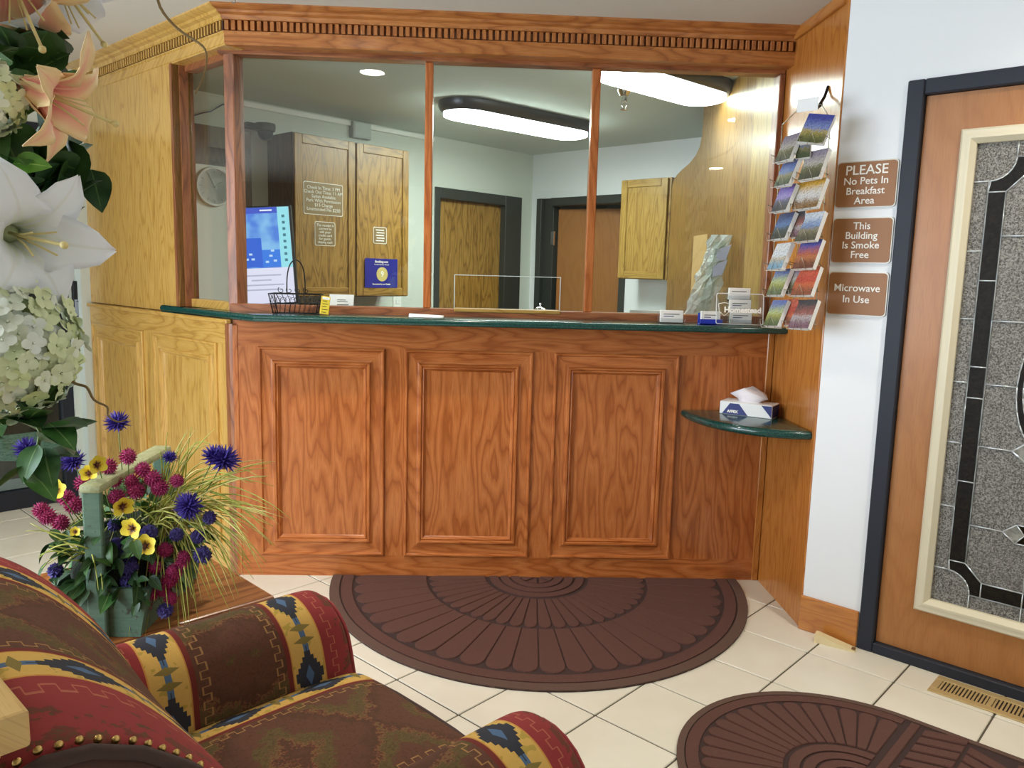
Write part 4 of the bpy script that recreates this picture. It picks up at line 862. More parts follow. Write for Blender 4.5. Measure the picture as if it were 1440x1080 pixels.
M['kilim'] = _fabric(); M['kilim_dark'] = plain('brown_chenille', srgb(72, 46, 38), .9, bump=.6, bscale=240); M['piping'] = plain('dark_piping', srgb(60, 38, 32), .8, bump=.4, bscale=300)
M['red_fabric'] = plain('red_chenille', srgb(146, 54, 56), .88, bump=.5, bscale=260)
CHF = frame((-.148, 1.542, 0), 43)
ch = thing('armchair', 'rolled arm armchair in brown and red kilim fabric', 'armchair', CHF)
def arclen(l):
    out = [0.0]
    for a, b in zip(l[:-1], l[1:]): out.append(out[-1] + math.dist(a, b))
    return out
# back
BP = [(-.40, .40), (-.425, .55), (-.452, .64), (-.50, .73), (-.565, .815), (-.61, .865), (-.66, .905), (-.71, .929), (-.755, .935), (-.80, .922), (-.832, .888), (-.845, .845), (-.838, .80), (-.81, .765), (-.78, .72), (-.77, .55), (-.765, .30), (-.76, .12), (-.42, .12)]
cx_, cz_ = -.66, .62; al = arclen(BP)
secs, uvs = [], []
for y, k in ((-.412, .90), (-.41, .955), (-.40, .985), (-.38, 1), (-.28, 1), (-.19, 1), (-.1, 1.0), (0, 1.004), (.1, 1.0), (.19, 1), (.28, 1), (.38, 1), (.40, .985), (.41, .955), (.412, .90)):
    sh_ = .045 * max(0, y) / .41; dz_ = 0 if y < .25 else -{.28: .004, .38: .022, .40: .034, .41: .05, .412: .07}[y]; secs.append([Vector((cx_ + (p[0] - cx_) * k + sh_ * max(0, min(1, (p[1] - .45) / .3)), y, cz_ + (p[1] - cz_) * k + dz_ * max(0, (p[1] - .4) / .5))) for p in BP]); uvs.append([((.412 - abs(y)) - .10 if abs(y) < .38 else min(.412 - abs(y), .02) - .0, a) for a in al])
secs = [s_ for s_ in secs]
bk = MB().loft(secs, True, True, True, uvs); ob_ = bk.obj('backrest', M['kilim'], ch, angle=50)
sd = ob_.modifiers.new('smooth', 'SUBSURF'); sd.levels = 1; sd.render_levels = 2
inn = [(cx_ + (p[0] - cx_) * .93, cz_ + (p[1] - cz_) * .93) for p in BP]
for s_ in (-1, 1):
    MB().loft([[Vector((p[0], s_ * .405, p[1])) for p in inn], [Vector((p[0], s_ * .418, p[1])) for p in inn], [Vector((cx_ + (p[0] - cx_) * .94, s_ * .424, cz_ + (p[1] - cz_) * .94)) for p in inn]], True, True, True).obj('side_panel', M['kilim_dark'], ch, angle=50)
    rim = [Vector((cx_ + (p[0] - cx_) * .95, s_ * .417, cz_ + (p[1] - cz_) * .95)) for p in BP[:17]]
    MB().tube(rim, .008, 8).obj('piping', M['piping'], ch, smooth=True)
nail = MB().sphere((0, 0, 0), .0048, 10, 6, (1, .6, 1)).mesh('brass_nail', M['brass'], True)
nl = [Vector((cx_ + (p[0] - cx_) * .985, -.409, cz_ + (p[1] - cz_) * .985)) for p in BP[3:15]]; tot = arclen(nl)
k = 0.0
while k < tot[-1]:
    i = max(j for j in range(len(tot)) if tot[j] <= k); i = min(i, len(nl) - 2); f_ = (k - tot[i]) / (tot[i + 1] - tot[i]); link('brass_nail', nail, ch, Matrix.Translation(nl[i].lerp(nl[i + 1], f_))); k += .0185
# arms
for s_ in (1, -1):
    AP = [(.268, .12), (.268, .30), (.268, .44), (.266, .52)] + [(.362 + .096 * math.cos(math.radians(a)), .546 + .096 * math.sin(math.radians(a))) for a in range(185, -45, -18)] + [(.428, .44), (.43, .30), (.43, .12)]
    al = arclen(AP); secs, uvs = [], []
    xs = [-.66, -.5, -.42, -.34, -.26, -.18, -.10, -.04, .0, .022, .034, .040]
    for x in xs:
        fr_ = max(0, min(1, (x + .45) / .45)); k = 1 if x < .01 else {.022: .985, .034: .95, .040: .88}[x]
        secs.append([Vector((x + fr_ * (.64 - p[1]) * .17, s_ * (.355 + (p[0] - .355) * k), .40 + (p[1] - .40) * k)) for p in AP])
        uvs.append([(min(.040 - x, x + .475) + (0 if x > -.2 else .0), a) for a in al])
    o = MB().loft(secs, True, True, False, uvs).obj('armrest', M['kilim'], ch, angle=60); sd = o.modifiers.new('smooth', 'SUBSURF'); sd.levels = 1; sd.render_levels = 2
    fp = [Vector((.040 + (.64 - (.40 + (p[1] - .40) * .885)) * .17, s_ * (.355 + (p[0] - .355) * .885), .40 + (p[1] - .40) * .885)) for p in AP]; fc_ = Vector((.075, s_ * .355, .42))
    MB().loft([fp, [p.lerp(fc_, .18) + Vector((.012, 0, 0)) for p in fp], [p.lerp(fc_, .6) + Vector((.016, 0, 0)) for p in fp]], True, False, True).obj('arm_front', M['red_fabric'], ch, smooth=True)
    MB().tube(fp[2:-2], .005, 8).obj('piping', M['red_fabric'], ch, smooth=True)
# cushion
bm = bmesh.new(); bmesh.ops.create_cube(bm, size=1); bmesh.ops.subdivide_edges(bm, edges=bm.edges[:], cuts=7, use_grid_fill=True)
for v_ in bm.verts:
    x, y, z = v_.co; bx, by = 1 - (2 * x) ** 4 * .04, 1 - (2 * y) ** 4 * .03
    zz_ = z * (1 - .25 * max(abs(2 * x), abs(2 * y)) ** 6)
    v_.co = Vector((-.205 + x * .56 * by * (1 - .03 * (2 * z) ** 2), y * .528 * bx * (1 - .03 * (2 * z) ** 2), .425 + zz_ * .135 + (.014 * (1 - (2 * x) ** 2) * (1 - (2 * y) ** 2) if z > .49 else 0)))
cu_ = MB(); bm.verts.index_update(); cu_.add([v_.co.copy() for v_ in bm.verts], [[v_.index for v_ in f.verts] for f in bm.faces], [(.262 - abs(v_.co.y) + .068, v_.co.x + .02) for v_ in bm.verts]); bm.free()
o = cu_.obj('seat_cushion', M['kilim'], ch, smooth=True); sd = o.modifiers.new('smooth', 'SUBSURF'); sd.levels = 1; sd.render_levels = 2
MB().tube([(-.42, .238, .466), (-.2, .246, .470), (.01, .241, .468), (.046, .228, .466), (.058, .20, .466), (.063, .1, .470), (.064, 0, .471), (.063, -.1, .470), (.058, -.20, .466), (.046, -.228, .466), (.01, -.241, .468), (-.2, -.246, .470), (-.42, -.238, .466)], .0055, 8).obj('cushion_piping', M['piping'], ch, smooth=True)
MB().bbox(-.74, .055, -.41, .41, .12, .36, .02, 3).obj('base', M['kilim_dark'], ch, angle=40)
for x in (-.70, .01):
    for y in (-.36, .36): MB().lathe([(.03, .12), (.03, .10), (.018, 0)], (x, y, 0), 14).obj('leg', oak('brown', 'z'), ch)

# ================================================================== end table with the green planter
et = thing('end_table', 'square oak end table behind the armchair', 'table', frame((-.52, 1.9985, 0), 43))
MB().bbox(-.56, 0, 0, .56, .520, .55, .006, 2).obj('table_top', oak('table', 'x'), et)
for a, b, c, d in ((-.53, -.03, .03, .05), (-.53, -.03, .51, .53), (-.53, -.51, .05, .51), (-.05, -.03, .05, .51)): MB().box(a, b, c, d, .43, .52).obj('apron', oak('table', 'x'), et)
for x in (-.53, -.03):
    for y in (.03, .53): MB().bbox(x - (.045 if x > -.1 else 0), x + (.045 if x < -.1 else 0), y - (.045 if y > .1 else 0), y + (.045 if y < .1 else 0), 0, .52, .003, 1).obj('leg', oak('table', 'z'), et)
g = G('worn_teal_paint'); v = g.coord(); n = g.noise(v, 38, 5, .75, .4); n2 = g.noise(v, 9, 2); sx_, sy_, sz_ = g.sep(v); st_ = g.noise(g.comb(g.m('MULTIPLY', sx_, 25), g.m('MULTIPLY', sy_, 25), g.m('MULTIPLY', sz_, 160)), 1, 3)
col = g.mix(g.ramp(st_, [(.35, (0, 0, 0)), (.65, (.5, .5, .5))]), srgb(62, 98, 84), srgb(88, 120, 98)); col = g.mix(g.ramp(n, [(.60, (0, 0, 0)), (.66, (1, 1, 1))]), col, srgb(40, 34, 28)); col = g.mix(g.m('MULTIPLY', n2, .3), col, srgb(130, 132, 96))
g.bump(n, .5, .002); M['teal'] = g.p(base=col, rough=.75)
g = G('worn_sage_paint'); n = g.noise(g.coord(), 50, 4, .7); M['sage'] = g.p(base=g.ramp(n, [(.4, srgb(146, 148, 104)), (.6, srgb(166, 168, 128)), (.72, srgb(96, 100, 66))]), rough=.7)
PX0, PX1, PY0, PY1, PZ = -.955, -.765, 1.757, 2.127, .5505
pl = thing('planter_box', 'distressed teal wooden trug planter with a handle on the end table', 'planter', Matrix.Identity(4))
MB().box(PX0 + .013, PX1 - .013, PY0 + .015, PY1 - .015, PZ + .001, PZ + .012).obj('floor_board', M['teal'], pl)
for y, s_ in ((PY0, 1), (PY1, -1)):
    MB().prism([(PX0, PZ), (PX1, PZ), (PX1 + .022, PZ + .115), (PX0 - .022, PZ + .115)], min(y, y + s_ * .014), max(y, y + s_ * .014), axis='y').obj('end_board', M['teal'], pl)
    yy = (y - .014, y) if s_ == 1 else (y, y + .014)
    MB().bbox(-.876, -.832, yy[0], yy[1], PZ, .905, .005, 2).obj('post', M['teal'], pl)
for k in range(2):
    for s_ in (-1, 1):
        x = PX1 if s_ == 1 else PX0; z0 = PZ + k * .0575; lean = .022 / .115
        P4 = [(x + s_ * lean * (z0 - PZ), z0), (x + s_ * lean * (z0 - PZ) - s_ * .012, z0), (x + s_ * lean * (z0 - PZ + .0555) - s_ * .012, z0 + .0555), (x + s_ * lean * (z0 - PZ + .0555), z0 + .0555)]
        MB().prism(P4[::-s_], PY0 + .0142, PY1 - .0142, axis='y').obj('side_board', M['teal'], pl)
MB().bbox(-.878, -.830, PY0 - .02, PY1 + .02, .893, .913, .006, 2).obj('handle', M['sage'], pl, angle=30)

# ---- plant pieces
def leafmesh(name, L, W, mat, fold=.25, droop=.3, n=7):
    secs = []
    for k in range(n + 1):
        t = k / n; w_ = W * (math.sin(PI * min(1, t ** .75)) ** .8 if 0 < t < 1 else .02); z = -droop * L * t * t; y = L * t
        secs.append([Vector((-w_, y, z + fold * w_)), Vector((-w_ * .5, y, z + fold * w_ * .35)), Vector((0, y, z)), Vector((w_ * .5, y, z + fold * w_ * .35)), Vector((w_, y, z + fold * w_))])
    m_ = MB().loft(secs, closed=False, uvs=[[(i / 4, k / n) for i in range(5)] for k in range(n + 1)])
    return m_.mesh(name, mat, True)
def leafmat(name, c1, c2, vein):
    g = G(name); u, v, _ = g.sep(g.coord('UV')); n = g.noise(g.coord(), 30, 3)
    c = g.mix(g.ramp(n, [(.35, (0, 0, 0)), (.65, (1, 1, 1))]), c1, c2); c = g.mix(g.m('LESS_THAN', g.m('ABSOLUTE', g.m('SUBTRACT', u, .5)), .025), c, vein)
    c = g.mix(g.m('MULTIPLY', g.m('SUBTRACT', g.rnd(), .5), .4), c, srgb(110, 150, 60))
    return g.p(base=c, rough=.45, spec=.4)
M['leaf_dark'] = leafmat('dark_leaf', srgb(30, 58, 28), srgb(46, 80, 38), srgb(80, 110, 60)); M['leaf_bright'] = leafmat('bright_leaf', srgb(74, 120, 30), srgb(92, 140, 40), srgb(150, 180, 90)); M['leaf_mid'] = leafmat('mid_leaf', srgb(44, 88, 40), srgb(70, 116, 56), srgb(120, 150, 90))
LF = {k: leafmesh('leaf', .075, .020, M[k]) for k in ('leaf_dark', 'leaf_bright', 'leaf_mid')}
LF2 = {k: leafmesh('leaf', .085, .030, M[k], .2, .25) for k in ('leaf_dark', 'leaf_bright', 'leaf_mid')}
def orient(loc, d, roll=0, s=1.0):
    """matrix whose +y looks along d"""
    d = Vector(d).normalized(); q = d.to_track_quat('Y', 'Z'); return Matrix.Translation(Vector(loc)) @ q.to_matrix().to_4x4() @ Matrix.Rotation(roll, 4, 'Y') @ Matrix.Scale(s, 4)
def orientz(loc, d, roll=0, s=1.0):
    d = Vector(d).normalized(); q = d.to_track_quat('Z', 'Y'); return Matrix.Translation(Vector(loc)) @ q.to_matrix().to_4x4() @ Matrix.Rotation(roll, 4, 'Z') @ Matrix.Scale(s, 4)
random.seed(11)
CAMP = Vector((0, 0, 1.4))
fa = thing('flower_arrangement', 'mixed artificial flowers and trailing grass filling the teal planter', 'flowers', Matrix.Identity(4))
# dense foliage core
ctr = Vector((-.85, 1.93, .70))
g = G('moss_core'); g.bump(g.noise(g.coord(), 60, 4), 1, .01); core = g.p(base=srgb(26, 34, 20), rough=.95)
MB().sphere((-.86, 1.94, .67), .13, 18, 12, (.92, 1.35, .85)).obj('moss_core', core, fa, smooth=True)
for k in range(60):
    q = Vector((random.uniform(-.98, -.74), random.uniform(1.735, 1.79), random.uniform(.64, .80))); link('leaf', LF['leaf_dark'], fa, orient(q, (random.uniform(-.8, .8), random.uniform(-.6, -.1), random.uniform(-.9, .3)), random.uniform(-1, 1), random.uniform(.4, .7)))
for k in range(170):
    th, ph = random.uniform(0, 2 * PI), math.acos(random.uniform(-.55, 1)); d = Vector((math.sin(ph) * math.cos(th) * 1.0, math.sin(ph) * math.sin(th) * 1.2, math.cos(ph)))
    p = ctr + Vector((d.x * .12, d.y * .14, d.z * .11)) * random.uniform(.8, 1.2)
    link('leaf', LF[random.choice(('leaf_dark', 'leaf_dark', 'leaf_dark', 'leaf_mid'))], fa, orient(p, d + Vector((0, 0, random.uniform(-.5, .3))), random.uniform(-1, 1), random.uniform(.55, 1.0)))
# magenta clover heads
def spiky(n, r, L, mat, name, squash=1.0, half=False, w=.12):
    m_ = MB(); m_.sphere((0, 0, 0), r, 10, 6, (1, 1, squash)); ga = PI * (3 - math.sqrt(5))
    for i in range(n):
        z = 1 - 2 * (i + .5) / n * (.55 if half else .92); q = math.sqrt(max(0, 1 - z * z)); d = Vector((q * math.cos(ga * i), q * math.sin(ga * i), z * squash)).normalized()
        a = d.cross(Vector((.3, .2, .9))).normalized(); b = d.cross(a); p = d * r * .8; e = d * (r + L) + Vector((random.uniform(-1, 1), random.uniform(-1, 1), random.uniform(-1, 1))) * L * .15
        m_.add([p + a * r * w * 2, p - a * r * w + b * r * w * 1.7, p - a * r * w - b * r * w * 1.7, e], [(0, 1, 3), (1, 2, 3), (2, 0, 3)])
    return m_.mesh(name, mat, False)
def speck(name, c1, c2, sc=300):
    g = G(name); n = g.noise(g.coord(), sc, 2); c = g.ramp(n, [(.35, c1), (.65, c2)]); return g.p(base=c, rough=.7)
clover = spiky(90, .012, .006, speck('magenta_petal', srgb(120, 20, 70), srgb(186, 50, 112)), 'clover_head', 1.1)
stemm = plain('flower_stem', srgb(96, 120, 56), .6)
def stem(p, parent, r=.0013, base=None):
    p = Vector(p); b = base or Vector((-.86 + (p.x + .86) * .35, 1.95 + (p.y - 1.95) * .3, .64)); mid = (p + b) / 2 + Vector((0, 0, .02))
    MB().tube([p, p.lerp(mid, .5) + Vector((0, 0, -.002)), mid, b], r, 5).obj('stem', stemm, parent, smooth=True)
MAG = [(-0.813, 1.841, 0.954), (-0.857, 1.84, 0.93), (-0.778, 1.836, 0.924), (-0.842, 1.835, 0.897), (-0.803, 1.833, 0.897), (-0.793, 1.83, 0.876), (-0.836, 1.829, 0.86), (-0.754, 1.832, 0.905), (-0.737, 1.828, 0.884), (-0.698, 1.829, 0.901), (-0.956, 1.834, 0.855), (-1.012, 1.832, 0.824), (-0.997, 1.829, 0.811), (-0.967, 1.826, 0.797), (-0.936, 1.831, 0.839), (-0.916, 1.837, 0.889), (-0.722, 1.808, 0.741), (-0.682, 1.802, 0.713), (-0.743, 1.803, 0.7), (-0.711, 1.798, 0.671), (-0.725, 1.795, 0.648), (-0.753, 1.795, 0.641), (-0.768, 1.792, 0.614), (-0.707, 1.792, 0.629), (-0.679, 1.804, 0.726), (-0.7, 1.8, 0.69)]
for p in MAG: link('clover_flower', clover, fa, orientz(p, Vector((random.uniform(-.4, .4), -.4, .8)), random.uniform(0, 6), random.uniform(1.0, 1.35))); stem(p, fa)
# yellow pansies
def petalmesh(name, L, W, mat, cup=.25, n=6):
    secs = []
    for k in range(n + 1):
        t = k / n; w_ = W * math.sin(PI * (.12 + .80 * t)) ** .9; secs.append([Vector((x * w_, L * t, cup * L * (t * t - .3 * t) + .15 * w_ * x * x)) for x in (-1, -.5, 0, .5, 1)])
    return MB().loft(secs, closed=False, uvs=[[(i / 4, k / n) for i in range(5)] for k in range(n + 1)]).mesh(name, mat, True)
g = G('pansy_yellow'); u, v, _ = g.sep(g.coord('UV')); M['pansy'] = g.p(base=g.ramp(v, [(.12, srgb(70, 30, 20)), (.32, srgb(196, 150, 24)), (.5, srgb(240, 214, 50)), (1, srgb(246, 230, 84))]), rough=.6)
pans = petalmesh('petal', .022, .0105, M['pansy'])
def pansy(p, d, s):
    f_ = bpy.data.objects.new('pansy', None); COL.objects.link(f_); f_.parent = fa; f_.matrix_local = orientz(p, d, random.uniform(-.3, .3), s)
    for a in (90, 150, 30, 215, 325): link('petal', pans, f_, Matrix.Rotation(math.radians(a - 90), 4, 'Z') @ Matrix.Rotation(.15, 4, 'X'))
    MB().sphere((0, 0, .003), .0035, 8, 5).obj('eye', plain('pansy_eye', srgb(96, 44, 24), .6), f_, smooth=True)
YEL = [(-0.852, 1.772, 0.95), (-0.944, 1.767, 0.891), (-0.793, 1.757, 0.86), (-0.769, 1.749, 0.812), (-0.74, 1.742, 0.773), (-0.869, 1.77, 0.931), (-0.89, 1.740, 0.805)]
for k, p in enumerate(YEL): pansy(p, (CAMP - Vector(p)).normalized() + Vector((random.uniform(-.9, .9), 0, random.uniform(-.6, .5))), (1.05, 1.15, 1.15, 1.2, 1.25, .9, .55)[k]); stem(Vector(p) + Vector((0, .006, 0)), fa)
# cornflowers and purple blooms
cf = spiky(70, .013, .020, speck('cornflower_petal', srgb(40, 28, 106), srgb(76, 56, 164)), 'cornflower', .9, True, .16)
pb = spiky(40, .016, .007, speck('violet_petal', srgb(40, 32, 88), srgb(78, 68, 146)), 'violet_bloom', .8, False, .3)
bud = plain('bud_brown', srgb(120, 92, 62), .7)
PUR = [(-0.838, 1.853, 1.029, 1), (-1.048, 1.853, 0.964, 1), (-0.938, 1.844, 0.937, 1), (-0.589, 1.831, 0.95, 1.25), (-0.715, 1.837, 0.953, .6), (-0.662, 1.80, 0.85, 1.1), (-0.833, 1.801, 0.801, 0), (-0.752, 1.795, 0.787, 0), (-0.824, 1.79, 0.76, 0), (-0.795, 1.786, 0.707, 0), (-0.799, 1.782, 0.674, 0), (-0.62, 1.814, 0.818, 0), (-0.647, 1.809, 0.773, 0), (-0.965, 1.791, 0.694, 0), (-0.715, 1.779, 0.605, 0), (-0.635, 1.803, 0.732, 0), (-0.693, 1.802, 0.78, 0), (-0.776, 1.794, 0.77, 0), (-.612, 1.835, .958, 1.0), (-.80, 1.80, .735, 0), (-.77, 1.80, .745, 0), (-.67, 1.82, .83, .8)]
for x, y, z, s_ in PUR:
    p = Vector((x, y, z))
    if s_: link('cornflower', cf, fa, orientz(p, Vector((x + .8, -.5, .7 if z > .9 else .3)), 0, s_)); MB().sphere(p - Vector((x + .8, -.5, .7)).normalized() * .012 * s_, .009 * s_, 8, 6).obj('bud_base', bud, fa, smooth=True)
    else: link('violet_bloom', pb, fa, orientz(p, Vector((random.uniform(-.4, .4), -.8, .3)), random.uniform(0, 6), random.uniform(.7, 1.05)))
    stem(p, fa)
# grass
GE = [(-0.48, 1.827, 0.948), (-0.498, 1.822, 0.911), (-0.534, 1.822, 0.899), (-0.463, 1.811, 0.838), (-0.466, 1.808, 0.817), (-0.472, 1.806, 0.802), (-0.485, 1.805, 0.789), (-0.507, 1.799, 0.744), (-0.53, 1.797, 0.722), (-0.539, 1.791, 0.672), (-0.559, 1.793, 0.682), (-0.585, 1.789, 0.648), (-0.612, 1.787, 0.626), (-0.641, 1.782, 0.58), (-0.669, 1.779, 0.551), (-0.719, 1.793, 0.635), (-0.732, 1.809, 0.743), (-0.766, 1.781, 0.532), (-0.674, 1.844, 1.017), (-0.622, 1.838, 0.988), (-0.664, 1.838, 0.977), (-0.584, 1.827, 0.917), (-0.714, 1.838, 0.96), (-0.558, 1.785, 0.628), (-0.519, 1.799, 0.735), (-0.61, 1.805, 0.757), (-0.858, 1.813, 0.736), (-0.971, 1.822, 0.764)]
GL = [(-0.952, 1.719, 0.759), (-0.929, 1.721, 0.778), (-0.905, 1.715, 0.745), (-0.959, 1.715, 0.728), (-0.81, 1.703, 0.685), (-0.977, 1.727, 0.813)]
gm1 = speck('grass_blade', srgb(150, 164, 62), srgb(200, 200, 104), 20); gm2 = speck('dry_grass_blade', srgb(200, 190, 104), srgb(222, 212, 142), 20)
def blade(b, e, rise, mat):
    b, e = Vector(b), Vector(e); m_ = b.lerp(e, .45) + Vector((0, random.uniform(-.02, .02), rise)); pts = []
    for k in range(9):
        t = k / 8; pts.append(b * (1 - t) ** 2 + m_ * 2 * t * (1 - t) + e * t * t)
    MB().tube(pts, [.0019, .002, .002, .002, .0018, .0016, .0014, .0011, .0005], 5).obj('grass_blade', mat, fa, smooth=True)
for rep in range(4):
    for e in GE:
        e = Vector(e) + Vector((random.gauss(0, .022), random.gauss(0, .03), random.gauss(0, .02))) * (rep > 0)
        blade((random.uniform(-.80, -.72), random.uniform(1.84, 1.96), random.uniform(.74, .82)), e, random.uniform(.04, .13) + max(0, (.85 - e.z) * .35), random.choice((gm1, gm1, gm2)))
for rep in range(2):
    for e in GL: blade((random.uniform(-.90, -.86), random.uniform(1.74, 1.80), random.uniform(.72, .78)), Vector(e) + Vector((random.gauss(0, .01), 0, random.gauss(0, .01))), random.uniform(.0, .05), gm1)

# ================================================================== pine stand and the large bouquet in front of the lens
ps = thing('plant_stand', 'pale pine plant stand at the lower left edge', 'table', frame((-.4123, .7085, 0), 45))
MB().bbox(-.48, 0, 0, .48, .948, .985, .004, 2).obj('table_top', oak('pine', 'y'), ps)
MB().bbox(-.30, -.18, .18, .30, .04, .948, .006, 1).obj('pedestal', oak('pine', 'z'), ps)
MB().bbox(-.40, -.08, .08, .40, 0, .04, .006, 1).obj('foot', oak('pine', 'y'), ps)
MB().box(-.45, -.02, .025, .45, .934, .948).obj('apron', oak('pine', 'y'), ps)
VB = Vector((-.78, .84, .986))
vs_ = thing('flower_vase', 'tall ceramic vase carrying the big bouquet, outside the picture', 'vase', Matrix.Translation(VB))
MB().lathe([(.06, 0), (.075, .02), (.085, .08), (.07, .15), (.05, .19), (.058, .21), (.052, .21), (.045, .19), (.04, .15)], n=28).obj('body', plain('cream_ceramic', srgb(206, 198, 180), .3), vs_, angle=50)
bq = thing('bouquet', 'large bouquet of coral and white lilies with hydrangeas', 'flowers', Matrix.Identity(4))
NK = VB + Vector((0, 0, .2))
def lily_petal(name, L, W, mat, flare=1.0, n=10):
    secs, uv = [], []
    for k in range(n + 1):
        t = k / n; w_ = W * min(1, (t + .12) / .55) ** .8 * (1 - t ** 4) ** .62 + .0015; rad = .09 * L + L * (.13 * t + .62 * flare * t ** 2.6); h = L * (t * .92 - .42 * flare * t ** 4)
        nx = 7; row = []
        for i in range(nx):
            x = -1 + 2 * i / (nx - 1); row.append(Vector((x * w_, rad - .28 * w_ * x * x + .022 * L * math.sin(10 * t + 4 * x) * abs(x), h + .22 * w_ * abs(x) * math.sin(13 * t + 2 * x))))
        secs.append(row); uv.append([(i / (nx - 1), t) for i in range(nx)])
    me = MB().loft(secs, closed=False, uvs=uv).mesh(name, mat, True); return me
def lilymat(name, edge, mid, throat, rib):
    g = G(name); u, v, _ = g.sep(g.coord('UV')); d = g.m('MULTIPLY', g.m('ABSOLUTE', g.m('SUBTRACT', u, .5)), 2.0); n = g.noise(g.coord(), 26, 3)
    f = g.m('ADD', g.m('SUBTRACT', 1.0, d), g.m('MULTIPLY', g.m('SUBTRACT', n, .5), .5)); f = g.m('MULTIPLY', f, g.m('SUBTRACT', 1.15, v))
    c = g.ramp(f, [(.12, edge), (.45, mid), (.8, throat)]); c = g.mix(g.m('LESS_THAN', d, .06), c, rib); return g.p(base=c, rough=.5, sss=.0)
M['coral'] = lilymat('coral_lily_petal', srgb(246, 214, 160), srgb(244, 172, 144), srgb(222, 104, 112), srgb(244, 180, 150)); M['wlily'] = lilymat('white_lily_petal', srgb(236, 240, 246), srgb(236, 240, 244), srgb(220, 226, 196), srgb(230, 232, 232))
LP = {'coral': lily_petal('petal', .125, .030, M['coral']), 'wlily': lily_petal('petal', .125, .037, M['wlily'], 1.0)}
cream_s = plain('pistil', srgb(224, 206, 140), .5)
def bouquet_stem(p, r=.0035, mat=None):
    p = Vector(p); m_ = p.lerp(NK, .5) + Vector((-.02, 0, -.03)); MB().tube([p, p.lerp(m_, .6), m_, m_.lerp(NK, .6), NK - Vector((0, 0, .12))], r, 6).obj('stem', mat or stemm, bq, smooth=True)
def lily(kind, p, d, s, roll=0, name='coral_lily', skip=()):
    f_ = bpy.data.objects.new(name, None); COL.objects.link(f_); f_.parent = bq; f_.matrix_local = orientz(p, d, roll, s)
    for k in range(6):
        if k in skip: continue
        o = link('petal', LP[kind], f_, Matrix.Rotation(k * PI / 3, 4, 'Z') @ Matrix.Rotation(.06 * (k % 2) * -1, 4, 'X') @ Matrix.Scale(1.0 if k % 2 == 0 else .93, 4)); md = o.modifiers.new('thickness', 'SOLIDIFY'); md.thickness = .0009
    MB().tube([(0, 0, 0), (0, .002, .05), (.004, .004, .125)], .0022, 7).obj('pistil', cream_s, f_, smooth=True); MB().sphere((.004, .004, .127), .005, 8, 6).obj('stigma', cream_s, f_, smooth=True)
    for k in range(4): a = k * PI / 2 + .4; MB().tube([(0, 0, .01), (.008 * math.cos(a), .008 * math.sin(a), .05), (.02 * math.cos(a), .02 * math.sin(a), .088)], .0012, 5).obj('stamen', cream_s, f_, smooth=True)
    MB().tube([(0, 0, -.03), (0, 0, -.01), (0, 0, .003)], [.004, .009, .013], 10).obj('calyx', plain('lily_throat', srgb(206, 212, 160), .6), f_, smooth=True); bouquet_stem(Vector(p) - Vector(d).normalized() * .02)
lily('coral', (-.622, 1.11, 1.785), (.36, -.12, -.92), 1.0, .3)
lily('coral', (-.590, 1.08, 1.622), (.92, .10, -.40), .92, .25)
lily('wlily', (-.630, 1.10, 1.436), (.80, -.56, -.16), 1.05, .45, 'white_lily')
lily('wlily', (-.600, 1.17, 1.80), (.50, .1, -.80), .95, .5, 'white_lily')
# hydrangeas
def floret(name, mat):
    m_ = MB()
    for k in range(4):
        R_ = Matrix.Rotation(k * PI / 2, 4, 'Z'); secs = []
        for j in range(4):
            t = j / 3; w_ = .009 * math.sin(PI * (.15 + .72 * t)); secs.append([R_ @ Vector((x * w_, .002 + .0165 * t, .003 * t * t - .0015 * abs(x))) for x in (-1, -.4, .4, 1)])
        m_.loft(secs, closed=False)
    m_.sphere((0, 0, .0012), .0022, 6, 4); return m_.mesh(name, mat, True)
def hydmat(name, a, b):
    g = G(name); n = g.noise(g.coord(), 40, 2); c = g.mix(g.rnd(), a, b); c = g.mix(g.m('MULTIPLY', n, .4), c, srgb(206, 214, 170)); return g.p(base=c, rough=.6)
fm = [floret('floret', hydmat('hydrangea_white', srgb(236, 242, 240), srgb(234, 240, 218))), floret('floret', hydmat('hydrangea_green', srgb(206, 218, 156), srgb(224, 232, 200)))]
def hydrangea(p, r, n, name='hydrangea'):
    f_ = bpy.data.objects.new(name, None); COL.objects.link(f_); f_.parent = bq; f_.location = p
    MB().sphere((0, 0, 0), r * .80, 16, 10).obj('core', speck(name + '_core', srgb(130, 150, 84), srgb(176, 188, 130), 60), f_, smooth=True)
    ga = PI * (3 - math.sqrt(5)); tc = (CAMP - Vector(p)).normalized()
    for i in range(n):
        z = 1 - 2 * (i + .5) / n; q = math.sqrt(1 - z * z); d = Vector((q * math.cos(ga * i), q * math.sin(ga * i), z))
        if d.dot(tc) < -.35: continue
        link('floret', fm[1 if (d.x * .5 - d.z * .2 + random.uniform(-.5, .5)) > .25 else 0], f_, orientz(d * r * random.uniform(.90, 1.06), d + Vector((random.uniform(-.4, .4), random.uniform(-.4, .4), random.uniform(-.4, .4))), random.uniform(0, 6), random.uniform(.68, 1.0)))
    bouquet_stem(p)
hydrangea((-.636, 1.08, 1.286), .094, 290); hydrangea((-.632, 1.06, 1.600), .046, 110)
